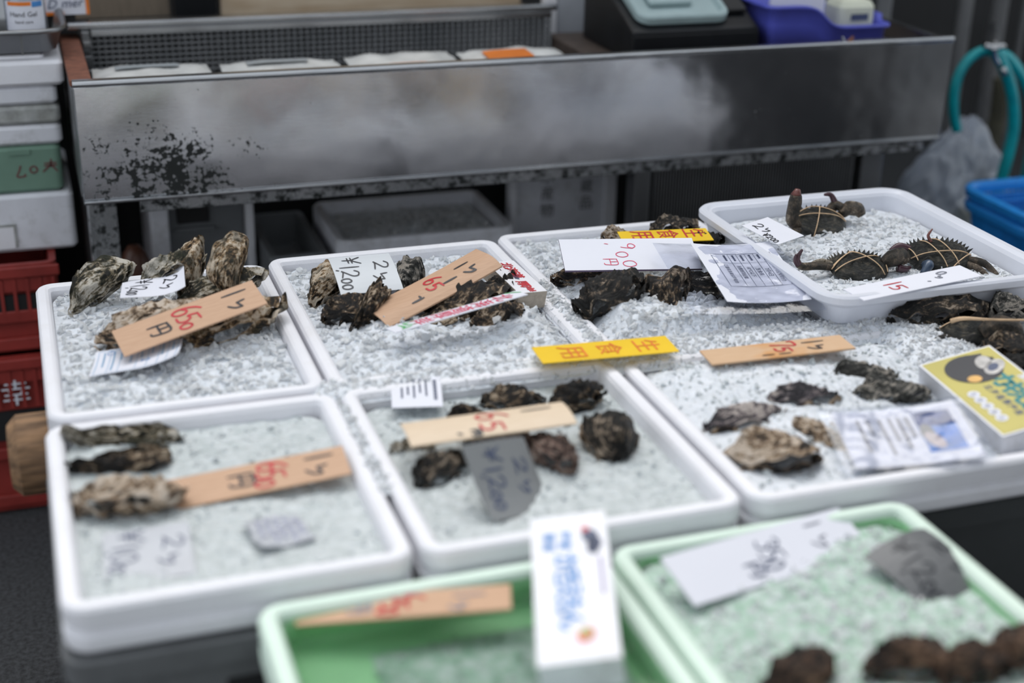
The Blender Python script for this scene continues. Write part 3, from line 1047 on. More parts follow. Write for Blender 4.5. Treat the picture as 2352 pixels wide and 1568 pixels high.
# vacuum packs lying in the well
packs = [(355, 172, 0.215, 'clear vacuum pack with pale contents next to the rusty counter end', None),
         (656, 160, 0.225, 'white vacuum pack lying between two others in the steel counter', None),
         (936, 143, 0.215, 'vacuum pack with a narrow orange streak along its front edge', 'thin'),
         (1195, 131, 0.215, 'white pouch with a broad orange patch beside the dark deck board', 'wide')]
for px, py, wd, lab, orange in packs:
    c = at(px, py, 0.752)
    cx, cy = c[0], c[1] + 0.0
    p = thing('vacuum_pack', lab, 'food pack', (cx, cy, 0.70), 'vacuum packs in the steel counter')
    mb = MB()
    n, m_ = 18, 10
    sgn = fnoise(int(px), 2, 10, 4, 14)
    us, vs = np.linspace(-.5, .5, n), np.linspace(-.5, .5, m_)
    U, V = np.meshgrid(us, vs)
    puff = (1 - (2 * np.abs(U)) ** 4) * (1 - (2 * np.abs(V)) ** 4)
    hgt = 0.016 * puff.ravel() + 0.002 * sgn(np.stack([U.ravel(), V.ravel()], 1) * 0.3)
    wd += 0.018
    XX = cx + U.ravel() * wd * (1 - 0.06 * (V.ravel() + .5))
    YY = cy + V.ravel() * 0.19
    ZZ = 0.742 + (YY - cy) * 0.05
    nn = n * m_
    fs = [(j * n + i, j * n + i + 1, (j + 1) * n + i + 1, (j + 1) * n + i) for j in range(m_ - 1) for i in range(n - 1)]
    top = np.column_stack([XX, YY, ZZ + hgt])
    bot = np.column_stack([XX, YY, ZZ - 0.036 * np.sqrt(np.clip(puff.ravel(), 0, 1)) - 0.001])
    mb.add(np.vstack([top, bot]), fs + [tuple(i + nn for i in f[::-1]) for f in fs])
    mb.build('pouch', simple('pouch_' + str(px), (0.74, 0.74, 0.72), 0.25, var=0.12, scale=30), p, smooth=True)
    mb = MB()
    fc = Face((cx, cy, 0.7405), [(1, 0, 0), (0, 1, 0), (0, 0, 1)], wd, 0.17, lambda u, v: 0.0185 * (1 - np.clip(np.abs(u), 0, 1) ** 4) * (1 - np.clip(np.abs(v), 0, 1) ** 4) + 0.0042 * v + 0.002)
    if orange == 'thin':
        fc.rect(mb, -0.06, 0.03, -0.075, -0.035, 0.001, 8)
        mb.build('contents', ORANGE, p, smooth=True)['label'] = 'orange contents'
    elif orange == 'wide':
        fc.rect(mb, -0.075, 0.02, -0.07, 0.03, 0.001, 8)
        mb.build('contents', ORANGE, p, smooth=True)['label'] = 'orange contents'
    else:
        fc.rect(mb, -0.07, 0.05, 0.02, 0.06, 0.001, 8)
        mb.build('contents', simple('fish_grey_' + str(px), (0.35, 0.38, 0.40), 0.3), p, smooth=True)['label'] = 'grey contents'

# register, bin and what stands on the deck
reg = thing('cash_register', 'black desk machine with a grey-teal top tray on the steel counter', 'machine', (1.35, 2.8, 0.738))
zx0, zx1, zy0, zy1 = 1.197, 1.488, 2.70, 2.98
mb = MB()
prof = [(zy0, 0.7385), (zy0, 0.800), (zy0 + 0.012, 0.806), (zy0 + 0.10, 0.842), (zy1, 0.90), (zy1, 0.7385)]
vs = [(zx0, y, z) for y, z in prof] + [(zx1, y, z) for y, z in prof]
n = len(prof)
mb.add(vs, [tuple(range(n))[::-1], tuple(range(n, 2 * n))] + [(i, (i + 1) % n, (i + 1) % n + n, i + n) for i in range(n)])
mb.build('body', BLACK, reg, 0.004)
MB().box(zx0 + 0.002, zx1 - 0.002, zy0 - 0.004, zy0 - 0.0005, 0.742, 0.793).build('drawer_front', BLACK, reg, 0.002)
mb = MB()
mb.tube([(1.455, zy0 - 0.004, 0.752), (1.455, zy0 - 0.012, 0.752)], 0.009, 16, smooth=False)
mb.build('key_lock', STEEL, reg)['label'] = 'round silver key lock'
sl_ = math.atan2(0.036, 0.088)
cs_, sn_ = math.cos(sl_), math.sin(sl_)


def slope(x, y, z):
    return (x, zy0 + 0.018 + y * cs_ - z * sn_, 0.810 + y * sn_ + z * cs_)


mb = MB()
shell(mb, (zx0 + 0.02, zx1 - 0.06, 0.0, 0.2), [(0.0, 0.002), (0.0, 0.016), (0.004, 0.02), (0.012, 0.02), (0.018, 0.010), (0.02, 0.010)], 0.03)
mb.v = [slope(*p) for p in mb.v]
mb.build('top_tray', TEAL_GREY, reg, smooth=False)['label'] = 'grey-teal rounded tray'
mb = MB()
mb.box(zx0 + 0.06, zx0 + 0.16, 0.05, 0.19, 0.0105, 0.024)
mb.box(zx0 + 0.062, zx1 - 0.10, 0.10, 0.19, 0.0105, 0.03)
mb.v = [slope(*p) for p in mb.v]
mb.build('keypad', TEAL_GREY, reg, 0.006)
mb = MB().box(zx1 - 0.055, zx1 - 0.01, 0.03, 0.19, 0.002, 0.012)
mb.v = [slope(*p) for p in mb.v]
mb.build('side_display', BLACK2, reg, 0.003)

bn = thing('plastic_bin', 'violet-blue plastic tray with a swooping front edge holding papers', 'bin', (1.66, 2.78, 0.738))


def swoop(a, b, z):
    if z < 0.76:
        return z
    f = 1 / (1 + math.exp((a - 1.632) / 0.013))
    front = max(0.0, min(1.0, (2.76 - b) / 0.06))
    h = 0.792 + 0.048 * f
    return h + (z - 0.80) if front > 0.5 or a < 1.52 else 0.806 + (z - 0.80) + 0.03 * (1 - min(1, (a - 1.5) / 0.3))


mb = MB()
shell(mb, (1.500, 1.800, 2.68, 2.86), [(0.02, 0.7385), (0.006, 0.765), (0.004, 0.80), (-0.006, 0.80), (-0.006, 0.806), (0.008, 0.806), (0.012, 0.765), (0.024, 0.745)], 0.025, 10, zfun=swoop, dens=40)
mb.build('tray_body', BLUEBIN, bn, smooth=True)
pp = thing('paper_stack', 'white papers standing upright in the violet-blue tray', 'papers', (1.58, 2.77, 0.745))
for k in range(5):
    MB().box(1.527 + k * 0.004, 1.655 - k * 0.003, 2.725 + k * 0.010, 2.7275 + k * 0.010, 0.7465, 0.862 - k * 0.005).build('sheet', PAPER, pp)
mb = MB()
Face((1.59, 2.7243, 0.82), [(1, 0, 0), (0, 0, 1), (0, -1, 0)], 0.12, 0.08).strokes(mb, 's', 0.02, 0.0, 0.03, 0.03, 0.003)
mb.build('scribble', GREYINK, pp)
ct = thing('cream_dispenser', 'cream plastic container with a dark stripe label in the violet-blue tray', 'container', (1.735, 2.76, 0.745))
mb = MB()
shell(mb, (1.690, 1.778, 2.712, 2.79), [(0.004, 0.746), (0, 0.75), (0, 0.83), (0.008, 0.842), (0.025, 0.848), (0.025, 0.87), (0.03, 0.872)], 0.014)
mb.build('container_body', CREAM, ct, smooth=False)
MB().box(1.716, 1.758, 2.7095, 2.7115, 0.803, 0.817).build('dark_label', NAVYINK, ct)
bc = thing('binder_clip', 'small brown and silver clip on the steel counter rim', 'clip', (1.70, 2.61, 0.783))
c = aty(1945, 92, 2.605)
MB().tube([c + [-0.012, 0, 0.008], c + [-0.004, 0, -0.004], c + [0.006, 0, -0.004]], 0.0022, 8).build('wire', STEEL, bc)
MB().tube([c + [0.002, 0, -0.003], c + [0.010, 0.0, -0.001], c + [0.014, 0, 0.008]], [0.003, 0.005, 0.002], 8).build('grip', REDBROWN, bc)

wp = thing('foam_post', 'white rough foam column standing between guard panel and black machine', 'foam', (1.2, 3.15, 0))
MB().box(1.142, 1.172, 3.075, 3.11, 0.0, 1.2).build('foam_strip', FOAM, wp, 0.006)
MB().box(1.174, 1.262, 3.08, 3.115, 0.0, 1.2).build('foam_slab', PAPER_WET, wp, 0.006)
# boards behind
tag(MB().box(0.44, 1.16, 3.30, 3.32, 0.0, 1.3).build('plywood_board', PLYWOOD), 'light plywood board with dark grain leaning behind the guard rail', 'board')
tag(MB().box(0.05, 0.33, 3.34, 3.36, 0.755, 1.3).build('brown_board', BROWNBOARD), 'plain brown panel behind the guard, above a black gap', 'board')
tag(MB().box(0.335, 0.43, 3.28, 3.33, 0.0, 1.3).build('black_post', BLACK, None, 0.004), 'glossy black upright between brown panel and plywood', 'post')
tag(MB().box(0.0, 0.33, 3.30, 3.337, 0.0, 0.752).build('shelf_cabinet', BLACK2, None, 0.004), 'black cabinet front under the brown panel', 'cabinet')

# =================================================================== stack beside the counter
CAM_SCALE[:] = [1.0, 0.0]


def zat(py, y=2.56, px=70):
    return float(aty(px, py, y)[2])


SX0 = -0.42
zs = [zat(v) for v in (140, 200, 245, 290, 338, 446, 578)]


def foam_lump(mb, x0, x1, y0, y1, z0, z1, r=0.012):
    shell(mb, (x0, x1, y0, y1), [(0.006, z0), (0.0, z0 + 0.006), (0.0, z1 - 0.006), (0.006, z1)], r, 4)
    return mb


xr = [0.066, 0.052, 0.054, 0.053, 0.047, 0.060]
mats = [FOAM, FOAM_OLD, FOAM_DIRTY, FOAM_OLD, GREEN_OLD, FOAM_OLD]
labs = ['white foam lid under the metal tray, topmost of the box stack', 'whitish thin foam lid second from the top of the stack', 'grimy grey foam lid third from the top of the stack',
        'clean whitish foam lid resting on the sea-green box', 'sea-green foam box with red handwriting in the stack', 'tall whitish foam box with a slot, standing on red crates']
nm = ['foam_slab', 'foam_slab', 'foam_slab', 'foam_slab', 'foam_box', 'foam_box']
for i in range(6):
    t = thing(nm[i], labs[i], 'foam box' if i > 3 else 'foam slab', (-0.15, 2.72, zs[i + 1]), None)
    y0 = 2.56 + (0.0 if i in (0, 5) else 0.008)
    foam_lump(MB(), SX0, xr[i], y0, y0 + 0.36, zs[i + 1] + 0.001, zs[i] - 0.001).build('body', mats[i], t)
    if i == 0:
        foam_lump(MB(), SX0 + 0.02, xr[0] - 0.03, y0 + 0.02, y0 + 0.34, zs[0] - 0.0008, zs[0] + 0.006).build('rib', FOAM, t)
    if i == 4:
        f_ = Face((-0.0, y0 - 0.0005, (zs[5] + zs[4]) / 2), [(-1, 0, 0), (0, 0, -1), (0, -1, 0)], 0.1, 0.08)
        mb = MB()
        f_.strokes(mb, '7', 0.024, 0.002, 0.018, 0.020, 0.0028)
        f_.strokes(mb, '0', 0.002, 0.0, 0.016, 0.012, 0.0028)
        f_.strokes(mb, 'y', -0.026, -0.006, 0.03, 0.022, 0.0028)
        mb.build('lettering', simple('faded_red_ink', (0.16, 0.05, 0.05), 0.6), t)
        MB().box(-0.04, -0.005, y0 - 0.003, y0 - 0.0005, zs[4] - 0.014, zs[4] - 0.006).build('label_strip', GREEN_OLD, t)
    if i == 5:
        MB().box(-0.075, -0.042, y0 - 0.003, y0 - 0.0005, zs[6] + 0.012, zs[6] + 0.055).build('handle_slot', FOAM_DIRTY, t, 0.002)
        MB().box(-0.078, -0.047, y0 - 0.0036, y0 - 0.0032, zs[6] + 0.010, zs[6] + 0.05).build('slot_panel', FOAM, t)

# metal tray and bottles on the stack
zt0 = zs[0] + 0.0062
tr = thing('metal_tray', 'dented grey metal tray with rolled rim on the foam lid', 'tray', (-0.15, 2.72, zt0))
mb = MB()
ztr = float(aty(60, 76, 2.563)[2])
shell(mb, (-0.40, 0.072, 2.563, 2.90), [(0.03, zt0), (0.012, zt0 + 0.006), (0.002, ztr - 0.006), (-0.006, ztr - 0.002), (-0.008, ztr + 0.003), (-0.002, ztr + 0.006), (0.006, ztr + 0.002), (0.014, zt0 + 0.01), (0.03, zt0 + 0.005)], 0.045, 8)
mb.build('tray_body', ALU, tr, smooth=True)
MB().box(0.0, 0.004, 2.562, 2.5655, zt0 + 0.004, ztr - 0.004).build('seam', STEEL_DARK, tr)


def bottle(cx, cy, r_, h, label, lines, stripe, name='gel_bottle'):
    z = zt0 + 0.007
    b = thing(name, label, 'bottle', (cx, cy, z), None)
    mb = MB()
    mb.lathe((cx, cy, z), [(r_ * 0.9, 0), (r_, 0.006), (r_, h * 0.55), (r_ * 0.9, h * 0.66), (r_ * 0.42, h * 0.78), (r_ * 0.4, h * 0.84)])
    mb.build('bottle_body', CLEARP, b, smooth=True)
    mb = MB()
    mb.lathe((cx, cy, z), [(r_ * 0.45, h * 0.845), (r_ * 0.45, h * 0.93), (r_ * 0.2, h * 0.95), (r_ * 0.15, h * 1.05)])
    mb.build('pump', CREAM, b, smooth=False)
    # wrapped label facing the walkway
    rr = r_ + 0.0008

    class Wrap(Face):
        def pt(self, u, v, d=0.0):
            u, v = np.asarray(u, float), np.asarray(v, float)
            a = u / rr
            return np.stack([cx + (rr + d) * np.sin(a), cy - (rr + d) * np.cos(a), z + h * 0.3 + v], -1)
    wf = Wrap((0, 0, 0), np.eye(3), rr * 2.2, h * 0.46)
    wf.bend = None
    mb = MB()
    wf.rect(mb, -rr * 1.1, rr * 1.1, -h * 0.26, h * 0.24, 0.0, 12)
    mb.build('label_wrap', PAPER, b)
    mb = MB()
    wf.rect(mb, -rr * 0.9, rr * 0.3, h * 0.19, h * 0.235, 0.0004, 8)
    mb.build('label_stripe', stripe, b)
    mb = MB()
    wf.rect(mb, rr * 0.35, rr * 0.95, h * 0.17, h * 0.235, 0.0004, 8)
    mb.build('label_patch', BLUEINK, b)
    mb = MB()
    for s_, v_, sz in lines:
        wf.text(mb, s_, -0.1 * rr, v_ * h, sz, 0.0006)
    mb.build('lettering', BLACKINK, b)
    mb = MB()
    wf.rect(mb, rr * 0.5, rr * 0.85, -h * 0.2, -h * 0.1, 0.0005, 5)
    mb.build('label_dot', ORANGE, b)
    return b


bottle(0.014, 2.645, 0.034, 0.145, 'clear hand gel bottle with white label in the metal tray', [('Hand Gel', 0.09, 0.046), ('hand care', 0.0, 0.03)], ORANGE)
bottle(-0.062, 2.64, 0.030, 0.13, 'blue labelled bottle at the photo edge, beside the hand gel', [('Gel', 0.0, 0.03)], BLUEINK)
gb = thing('cleaner_box', 'white carton with orange border and slanted dark lettering', 'carton', (0.09, 2.83, zt0))
c0, c1 = aty(92, 22, 2.83), aty(201, 17, 2.83)
MB().box(c0[0], c1[0], 2.76, 2.82, c1[2], c1[2] + 0.09).build('carton', PAPER, gb, 0.001)
for xa, xb in ((c0[0], c0[0] + 0.008), (c1[0] - 0.006, c1[0])):
    MB().box(xa, xb, 2.7585, 2.7597, c1[2], c1[2] + 0.09).build('border', ORANGE, gb)
MB().box(c0[0] + 0.009, c0[0] + 0.04, 2.7585, 2.7597, c1[2], c1[2] + 0.006).build('border', ORANGE, gb)
mb = MB()
Face(((c0[0] + c1[0]) / 2 + 0.003, 2.7583, c1[2] + 0.022), [(1, 0, 0.05), (0.25, 0, 1), (0, -1, 0)], 0.08, 0.03).text(mb, 'D mer', 0, 0, 0.062)
mb.build('lettering', NAVYINK, gb)
MB().box(c0[0] + 0.01, c0[0] + 0.06, 2.765, 2.815, zt0 + 0.006, c1[2] - 0.0005).build('carton_stand', BLACK2, gb)

# red crates
zc = [zs[6], float(aty(60, 812, 2.50)[2]), 0.0]


def crate(x0, x1, y0, y1, z0, z1, label, text=None):
    cr = thing('red_crate', label, 'crate', ((x0 + x1) / 2, (y0 + y1) / 2, z0), 'red plastic crates')
    h = z1 - z0
    mb = MB()
    shell(mb, (x0, x1, y0, y1), [(0.012, z0 + 0.001), (0.010, z1 - 0.05), (0.0, z1 - 0.05), (0.0, z1 - 0.001), (0.012, z1 - 0.001), (0.02, z0 + 0.02)], 0.02, 4)
    mb.build('crate_body', RED, cr)
    mb = MB()
    mb.box(x0 - 0.003, x1 + 0.004, y0 - 0.006, y0 - 0.0005, z1 - 0.024, z1 - 0.003)
    mb.build('rim_band', RED, cr, 0.003)
    for k in range(2):
        zz = z0 + h * (0.36 if k else 0.05)
        MB().box(x0, x1 - 0.004, y0 - 0.002, y0 + 0.0095, zz, zz + 0.022).build('side_rib', RED, cr, 0.002)
    for k in range(9):
        xx = x1 - 0.012 - k * 0.022
        MB().box(xx, xx + 0.006, y0 - 0.0025, y0 - 0.0003, z1 - 0.10, z1 - 0.026).build('slat', RED, cr)
    MB().box(x1 - 0.17, x1 - 0.03, y0 + 0.0005, y0 + 0.0085, z0 + h * 0.48, z0 + h * 0.66).build('grip_shade', BLACK2, cr)  # black slab standing in for the shade inside the grip
    if text:
        mb = MB()
        Face((x1 - 0.088, y0 - 0.001, z0 + h * 0.78), [(1, 0, 0), (0, 0, 1), (0, -1, 0)], 0.1, 0.1).text(mb, text, 0, 0, 0.05)
        mb.build('lettering', PAPER, cr)
    return cr


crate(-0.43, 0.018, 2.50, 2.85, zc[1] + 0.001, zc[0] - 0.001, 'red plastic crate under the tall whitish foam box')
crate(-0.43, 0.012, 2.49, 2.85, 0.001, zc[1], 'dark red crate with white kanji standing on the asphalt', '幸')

# =================================================================== under the counter
CAM_SCALE[:] = [0.9154, 0.116]
uf = thing('foam_box', 'dim foam box standing on its side under the counter, with a handle hole', 'foam box', (0.33, 2.95, 0), 'foam boxes stored under the counter')
for xa, xb, m in ((0.212, 0.250, FOAM_OLD), (0.408, 0.425, FOAM)):
    MB().box(xa, xb, 2.86, 3.1, 0.002, 0.505).build('box_wall', m, uf, 0.004)
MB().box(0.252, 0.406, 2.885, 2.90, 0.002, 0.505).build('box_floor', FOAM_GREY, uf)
MB().box(0.268, 0.335, 2.878, 2.884, 0.41, 0.47).build('hole_shade', BLACK2, uf, 0.003)  # black plate painted as the inner shade of the hole
MB().box(0.262, 0.345, 2.872, 2.884, 0.393, 0.402).build('ledge', FOAM_GREY, uf, 0.002)
ub = thing('foam_box', 'low grey foam box in the dark beside the standing one', 'foam box', (0.50, 2.85, 0), 'foam boxes stored under the counter')
mb = MB()
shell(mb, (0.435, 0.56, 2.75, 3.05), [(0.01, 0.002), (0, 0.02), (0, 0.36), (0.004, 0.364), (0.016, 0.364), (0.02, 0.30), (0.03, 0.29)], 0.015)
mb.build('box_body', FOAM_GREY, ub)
MB().box(0.475, 0.50, 2.746, 2.7495, 0.325, 0.338).build('white_tag', PAPER, ub)
ui = thing('foam_box', 'white foam box filled with ice under the counter', 'foam box', (0.76, 2.85, 0), 'foam boxes stored under the counter')
mb = MB()
shell(mb, (0.575, 0.965, 2.735, 3.02), [(0.012, 0.002), (0, 0.02), (0, 0.385), (0.004, 0.39), (0.018, 0.39), (0.022, 0.34), (0.03, 0.335)], 0.03)
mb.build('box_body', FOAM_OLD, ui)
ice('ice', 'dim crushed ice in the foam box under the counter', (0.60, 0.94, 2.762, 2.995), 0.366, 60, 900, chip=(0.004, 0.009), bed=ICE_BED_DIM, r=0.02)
uu = thing('foam_slab', 'upright grey foam panel with black lettering under the counter', 'foam slab', (1.14, 3.0, 0), None)
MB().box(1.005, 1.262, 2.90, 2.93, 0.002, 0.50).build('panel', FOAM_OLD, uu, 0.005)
MB().box(1.262 - 0.030, 1.262, 2.890, 2.8995, 0.002, 0.50).build('rim_strip', FOAM, uu, 0.003)
MB().box(1.005, 1.020, 2.890, 2.8995, 0.002, 0.50).build('rim_strip', FOAM, uu, 0.003)
mb = MB()
f_ = Face((1.13, 2.8993, 0.42), [(1, 0, 0), (0, 0, 1), (0, -1, 0)], 0.2, 0.2)
for k, s_ in enumerate('水産物'):
    f_.text(mb, s_, -0.035, 0.025 - k * 0.04, 0.032)
for k, s_ in enumerate('冷蔵品'):
    f_.text(mb, s_, 0.06, 0.035 - k * 0.04, 0.03)
mb.build('lettering', BLACKINK, uu)
pt = thing('dark_tub', 'dark round tub with orange side and yellow rim in the shadow', 'tub', (0.165, 2.80, 0))
mb = MB()
mb.lathe((0.172, 2.80, 0.0), [(0.03, 0.001), (0.034, 0.30), (0.036, 0.32), (0.034, 0.35), (0.022, 0.385), (0.012, 0.40)])
mb.build('tub_body', simple('brown_tub', (0.10, 0.04, 0.025), 0.4), pt, smooth=True)
mb = MB()
mb.lathe((0.172, 2.80, 0.0), [(0.037, 0.318), (0.039, 0.322), (0.039, 0.336), (0.0365, 0.34)])
mb.build('tub_rim', simple('yellow_rim', (0.55, 0.38, 0.03), 0.4), pt, smooth=True)
bk = struct(MB().box(0.0, 1.95, 3.125, 3.145, 0.0, 0.69).build('trim_2', BLACK2), 'black back board under the counter')

# =================================================================== right-hand background: pipes, hose, bag, baskets
tag(MB().box(2.00, 2.045, 3.05, 3.09, 0.0, 1.2).build('steel_post', STEEL_DARK, None, 0.004), 'dull dark steel post behind the counter end', 'post')
for k, (px, wd, col, lab) in enumerate(((2212, 0.038, 0.14, 'grey upright pipe beside the counter end'), (2287, 0.050, 0.11, 'wider dim grey upright pipe behind the tap'), (2346, 0.018, 0.11, 'thin grey upright pipe beyond the turquoise hose'))):
    x = aty(px, 60, 3.2)[0]
    mb = MB()
    mb.tube([(x, 3.2, 0.0), (x, 3.2, 0.4), (x, 3.2, 1.2)], wd / 2, 14, smooth=False)
    tag(mb.build('upright_pipe', simple('pipe_grey_%d' % k, (col, col, col * 1.02), 0.5)), lab, 'pipe', 'upright pipes behind the tap')
tag(MB().box(1.82, 1.92, 3.20, 3.24, 0.0, 1.1).build('pale_board', simple('dim_pale_board', (0.28, 0.31, 0.30), 0.6), None, 0.003), 'pale board behind the cream container', 'board')
lb = MB()
lb.tube([aty(2300, 180, 3.1), aty(2285, 300, 3.1), aty(2240, 450, 3.1), aty(2225, 450, 3.1) * np.array([1, 1, 0]) + np.array([0, 0, 0.001])], [0.02, 0.022, 0.02, 0.02], 8)
tag(lb.build('mossy_stake', simple('mossy_wood', (0.06, 0.055, 0.035), 0.8, var=0.5, scale=20)), 'leaning dark stake with moss inside the hose loop', 'stake')

hs = thing('garden_hose', 'coiled turquoise hose hanging from the tap', 'hose', tuple(aty(2270, 120, 2.9)))


def hp(pts, y=2.9, dy=0.0):
    return [aty(a, b, y + dy * i) for i, (a, b) in enumerate(pts)]


MB().tube(hp([(2198, 300), (2190, 250), (2196, 190), (2222, 140), (2262, 116), (2300, 124), (2335, 160), (2362, 215), (2378, 300), (2365, 420)]), 0.0125, 12, sub=6).build('hose_loop', HOSE, hs, smooth=True)
MB().tube(hp([(2285, 118), (2310, 165), (2326, 225), (2328, 290), (2318, 345), (2303, 400), (2290, 450)], 2.87), 0.0150, 12, sub=6).build('hose_loop', HOSE, hs, smooth=True)
MB().tube(hp([(2270, 118), (2315, 130), (2350, 180), (2372, 260), (2370, 330), (2352, 420)], 2.93), 0.0125, 12, sub=6).build('hose_loop', HOSE, hs, smooth=True)
tp = thing('water_tap', 'small wet metal tap above the turquoise hose', 'tap', tuple(aty(2285, 110, 2.86)))
MB().tube(hp([(2262, 106), (2282, 108), (2306, 106)], 2.865), 0.008, 10).build('tap_body', STEEL, tp, smooth=True)
MB().tube(hp([(2283, 108), (2286, 132), (2296, 148)], 2.855), [0.009, 0.006, 0.005], 10).build('spout', STEEL, tp, smooth=True)
MB().tube(hp([(2303, 155), (2309, 172)], 2.85), 0.007, 10, smooth=False).build('hose_clamp', STEEL, tp, smooth=True)
MB().tube([aty(2285, 106, 2.865), aty(2285, 60, 3.15), aty(2285, 50, 3.2)], 0.008, 10).build('supply_pipe', STEEL_DARK, tp, smooth=True)

bg = thing('plastic_bag', 'crumpled milky plastic bag of rubbish beside the counter end', 'bag', tuple(aty(2220, 470, 3.06)))
c = aty(2212, 400, 3.06)
bm = bmesh.new()
bmesh.ops.create_icosphere(bm, subdivisions=6, radius=1.0)
P = np.array([v.co[:] for v in bm.verts])
F = [tuple(v.index for v in f.verts) for f in bm.faces]
bm.free()
n1, n2 = fnoise(71, 3, 14, 0.3, 0.9), fnoise(72, 3, 22, 1.2, 3.2)
n3_ = fnoise(73, 3, 20, 2.5, 6.0)
rad = 1 + 0.14 * n1(P) - 0.13 * np.abs(n2(P)) - 0.04 * np.abs(n3_(P))
S = P * rad[:, None] * np.array([0.155, 0.125, 0.23])
S[:, 0] += np.clip(S[:, 2], 0, 1) * (-0.12)
S[:, :2] *= (1 - 0.48 * np.clip(S[:, 2:] / 0.23, 0, 1) ** 1.5)
S[:, 2] -= 0.08
bag_low = float(S[:, 2].min() + c[2])
mb = MB()
mb.add(S + c, F)
mb.build('bag_film', BAGFILM, bg, smooth=True)
for (dx, dz, col, s_) in ((-0.03, -0.02, (0.55, 0.58, 0.6), 0.05), (0.03, -0.06, (0.42, 0.36, 0.06), 0.035), (0.0, -0.12, (0.12, 0.2, 0.05), 0.04), (0.05, -0.13, (0.5, 0.52, 0.5), 0.04)):
    mb = MB()
    mb.add(P * (1 + 0.2 * n1(P + dx * 9))[:, None] * s_ + c + np.array([dx, 0.0, dz - 0.04]), F)
    mb.build('rubbish', simple('rubbish_%d' % int(dx * 100 + dz * -1000), col, 0.5, var=0.3), bg, smooth=True)
tag(MB().box(2.10, 2.50, 2.94, 3.04, 0.0, bag_low + 0.012).build('bag_stand', BLACK2, None, 0.01), 'black low crate under the rubbish bag', 'crate')

CAM_SCALE[:] = [1.0, 0.0]


def basket(x0, x1, y0, y1, z1, h, label):
    b = thing('blue_basket', label, 'basket', ((x0 + x1) / 2, (y0 + y1) / 2, z1 - h), 'blue baskets at the table end')
    mb = MB()
    shell(mb, (x0, x1, y0, y1), [(0.010, z1 - 0.022), (-0.004, z1 - 0.018), (-0.006, z1 - 0.004), (-0.002, z1), (0.008, z1), (0.012, z1 - 0.008), (0.012, z1 - 0.022)], 0.05, 8, close_ends=False)
    mb.build('rim', BASKET, b, smooth=False)
    # lattice sides
    mb = MB()
    for ins, z in ((0.013, z1 - 0.03), (0.018, z1 - h * 0.45), (0.022, z1 - h * 0.75), (0.026, z1 - h + 0.006)):
        pts = rrect(x0 + ins, x1 - ins, y0 + ins, y1 - ins, 0.045, 6)
        pts.append(pts[0])
        mb.tube([(p[0], p[1], z) for p in pts], 0.0028, 6, smooth=False, caps=False)
    per = []
    pts = rrect(0, 1, 0, 1, 0.12, 6)
    for i in range(len(pts)):
        a, b_ = np.array(pts[i]), np.array(pts[(i + 1) % len(pts)])
        n = max(1, int(np.linalg.norm(b_ - a) * 42))
        per += [a + (b_ - a) * k / n for k in range(n)]
    for p in per:
        q0 = (x0 + 0.012 + p[0] * (x1 - x0 - 0.024), y0 + 0.012 + p[1] * (y1 - y0 - 0.024), z1 - 0.022)
        q1 = (x0 + 0.026 + p[0] * (x1 - x0 - 0.052), y0 + 0.026 + p[1] * (y1 - y0 - 0.052), z1 - h)
        mb.tube([q0, q1], 0.0022, 4, smooth=False, caps=False)
    o = mb.build('lattice_side', BASKET, b)
    o['kind'] = 'stuff'
    MB().box(x0 + 0.03, x1 - 0.03, y0 + 0.03, y1 - 0.03, z1 - h, z1 - h + 0.004).build('basket_floor', BASKET, b)


bx = float(aty(2214, 432, 2.46)[0])
zbk = float(aty(2214, 432, 2.46)[2])
basket(bx, bx + 0.42, 2.22, 2.48, zbk + 0.006, 0.10, 'bright blue lattice basket, upper of the nested pair')
basket(bx + 0.002, bx + 0.418, 2.222, 2.478, zbk - 0.024, 0.10, 'bright blue lattice basket, lower of the nested pair')
tag(MB().box(bx + 0.03, bx + 0.40, 2.25, 2.45, 0.0, zbk - 0.1245).build('basket_stand', DARKBOX, None, 0.008), 'dark plastic crate under the blue baskets', 'crate')

# =================================================================== the display boxes
ZB = 0.62


def foam_tray(name, rect, z1, h, label, mat, inmat=None, group='white foam boxes of oysters', wall=0.020, depth=0.055, cat='foam box', r=0.026):
    t = thing(name, label, cat, ((rect[0] + rect[1]) / 2, (rect[2] + rect[3]) / 2, z1 - h), group)
    mb = MB()
    prof = [(0.014, z1 - h), (0.010, z1 - min(0.052, h - 0.002)), (0.002, z1 - 0.050), (0.0, z1 - 0.046), (0.0, z1 - 0.034), (0.006, z1 - 0.030), (0.006, z1 - 0.026), (0.0, z1 - 0.022),
            (0.0, z1 - 0.005), (0.003, z1 - 0.001), (0.006, z1), (wall - 0.007, z1), (wall - 0.003, z1 - 0.002), (wall, z1 - 0.007), (wall + 0.004, z1 - depth + 0.004)]
    shell(mb, rect, [p + (0.02,) for p in prof] + [(wall + 0.010, z1 - depth, 0.02)], r, 7)
    mb.build('box_body', mat, t)
    if inmat:
        x0, x1, y0, y1 = rect
        mb = MB()
        i0 = wall + 0.0008
        shell(mb, rect, [(i0, z1 - 0.008, 0.02), (i0 + 0.004, z1 - depth + 0.0055, 0.02), (i0 + 0.010, z1 - depth + 0.0015, 0.02)], 0.02, 7, close_ends=False)
        pts = rrect(x0 + i0 + 0.010, x1 - i0 - 0.010, y0 + i0 + 0.010, y1 - i0 - 0.010, 0.02, 7)
        mb.add([(a, b, z1 - depth + 0.0015) for a, b in pts], [tuple(range(len(pts)))])
        mb.build('lining', inmat, t)['label'] = 'bright green inside'
    return t


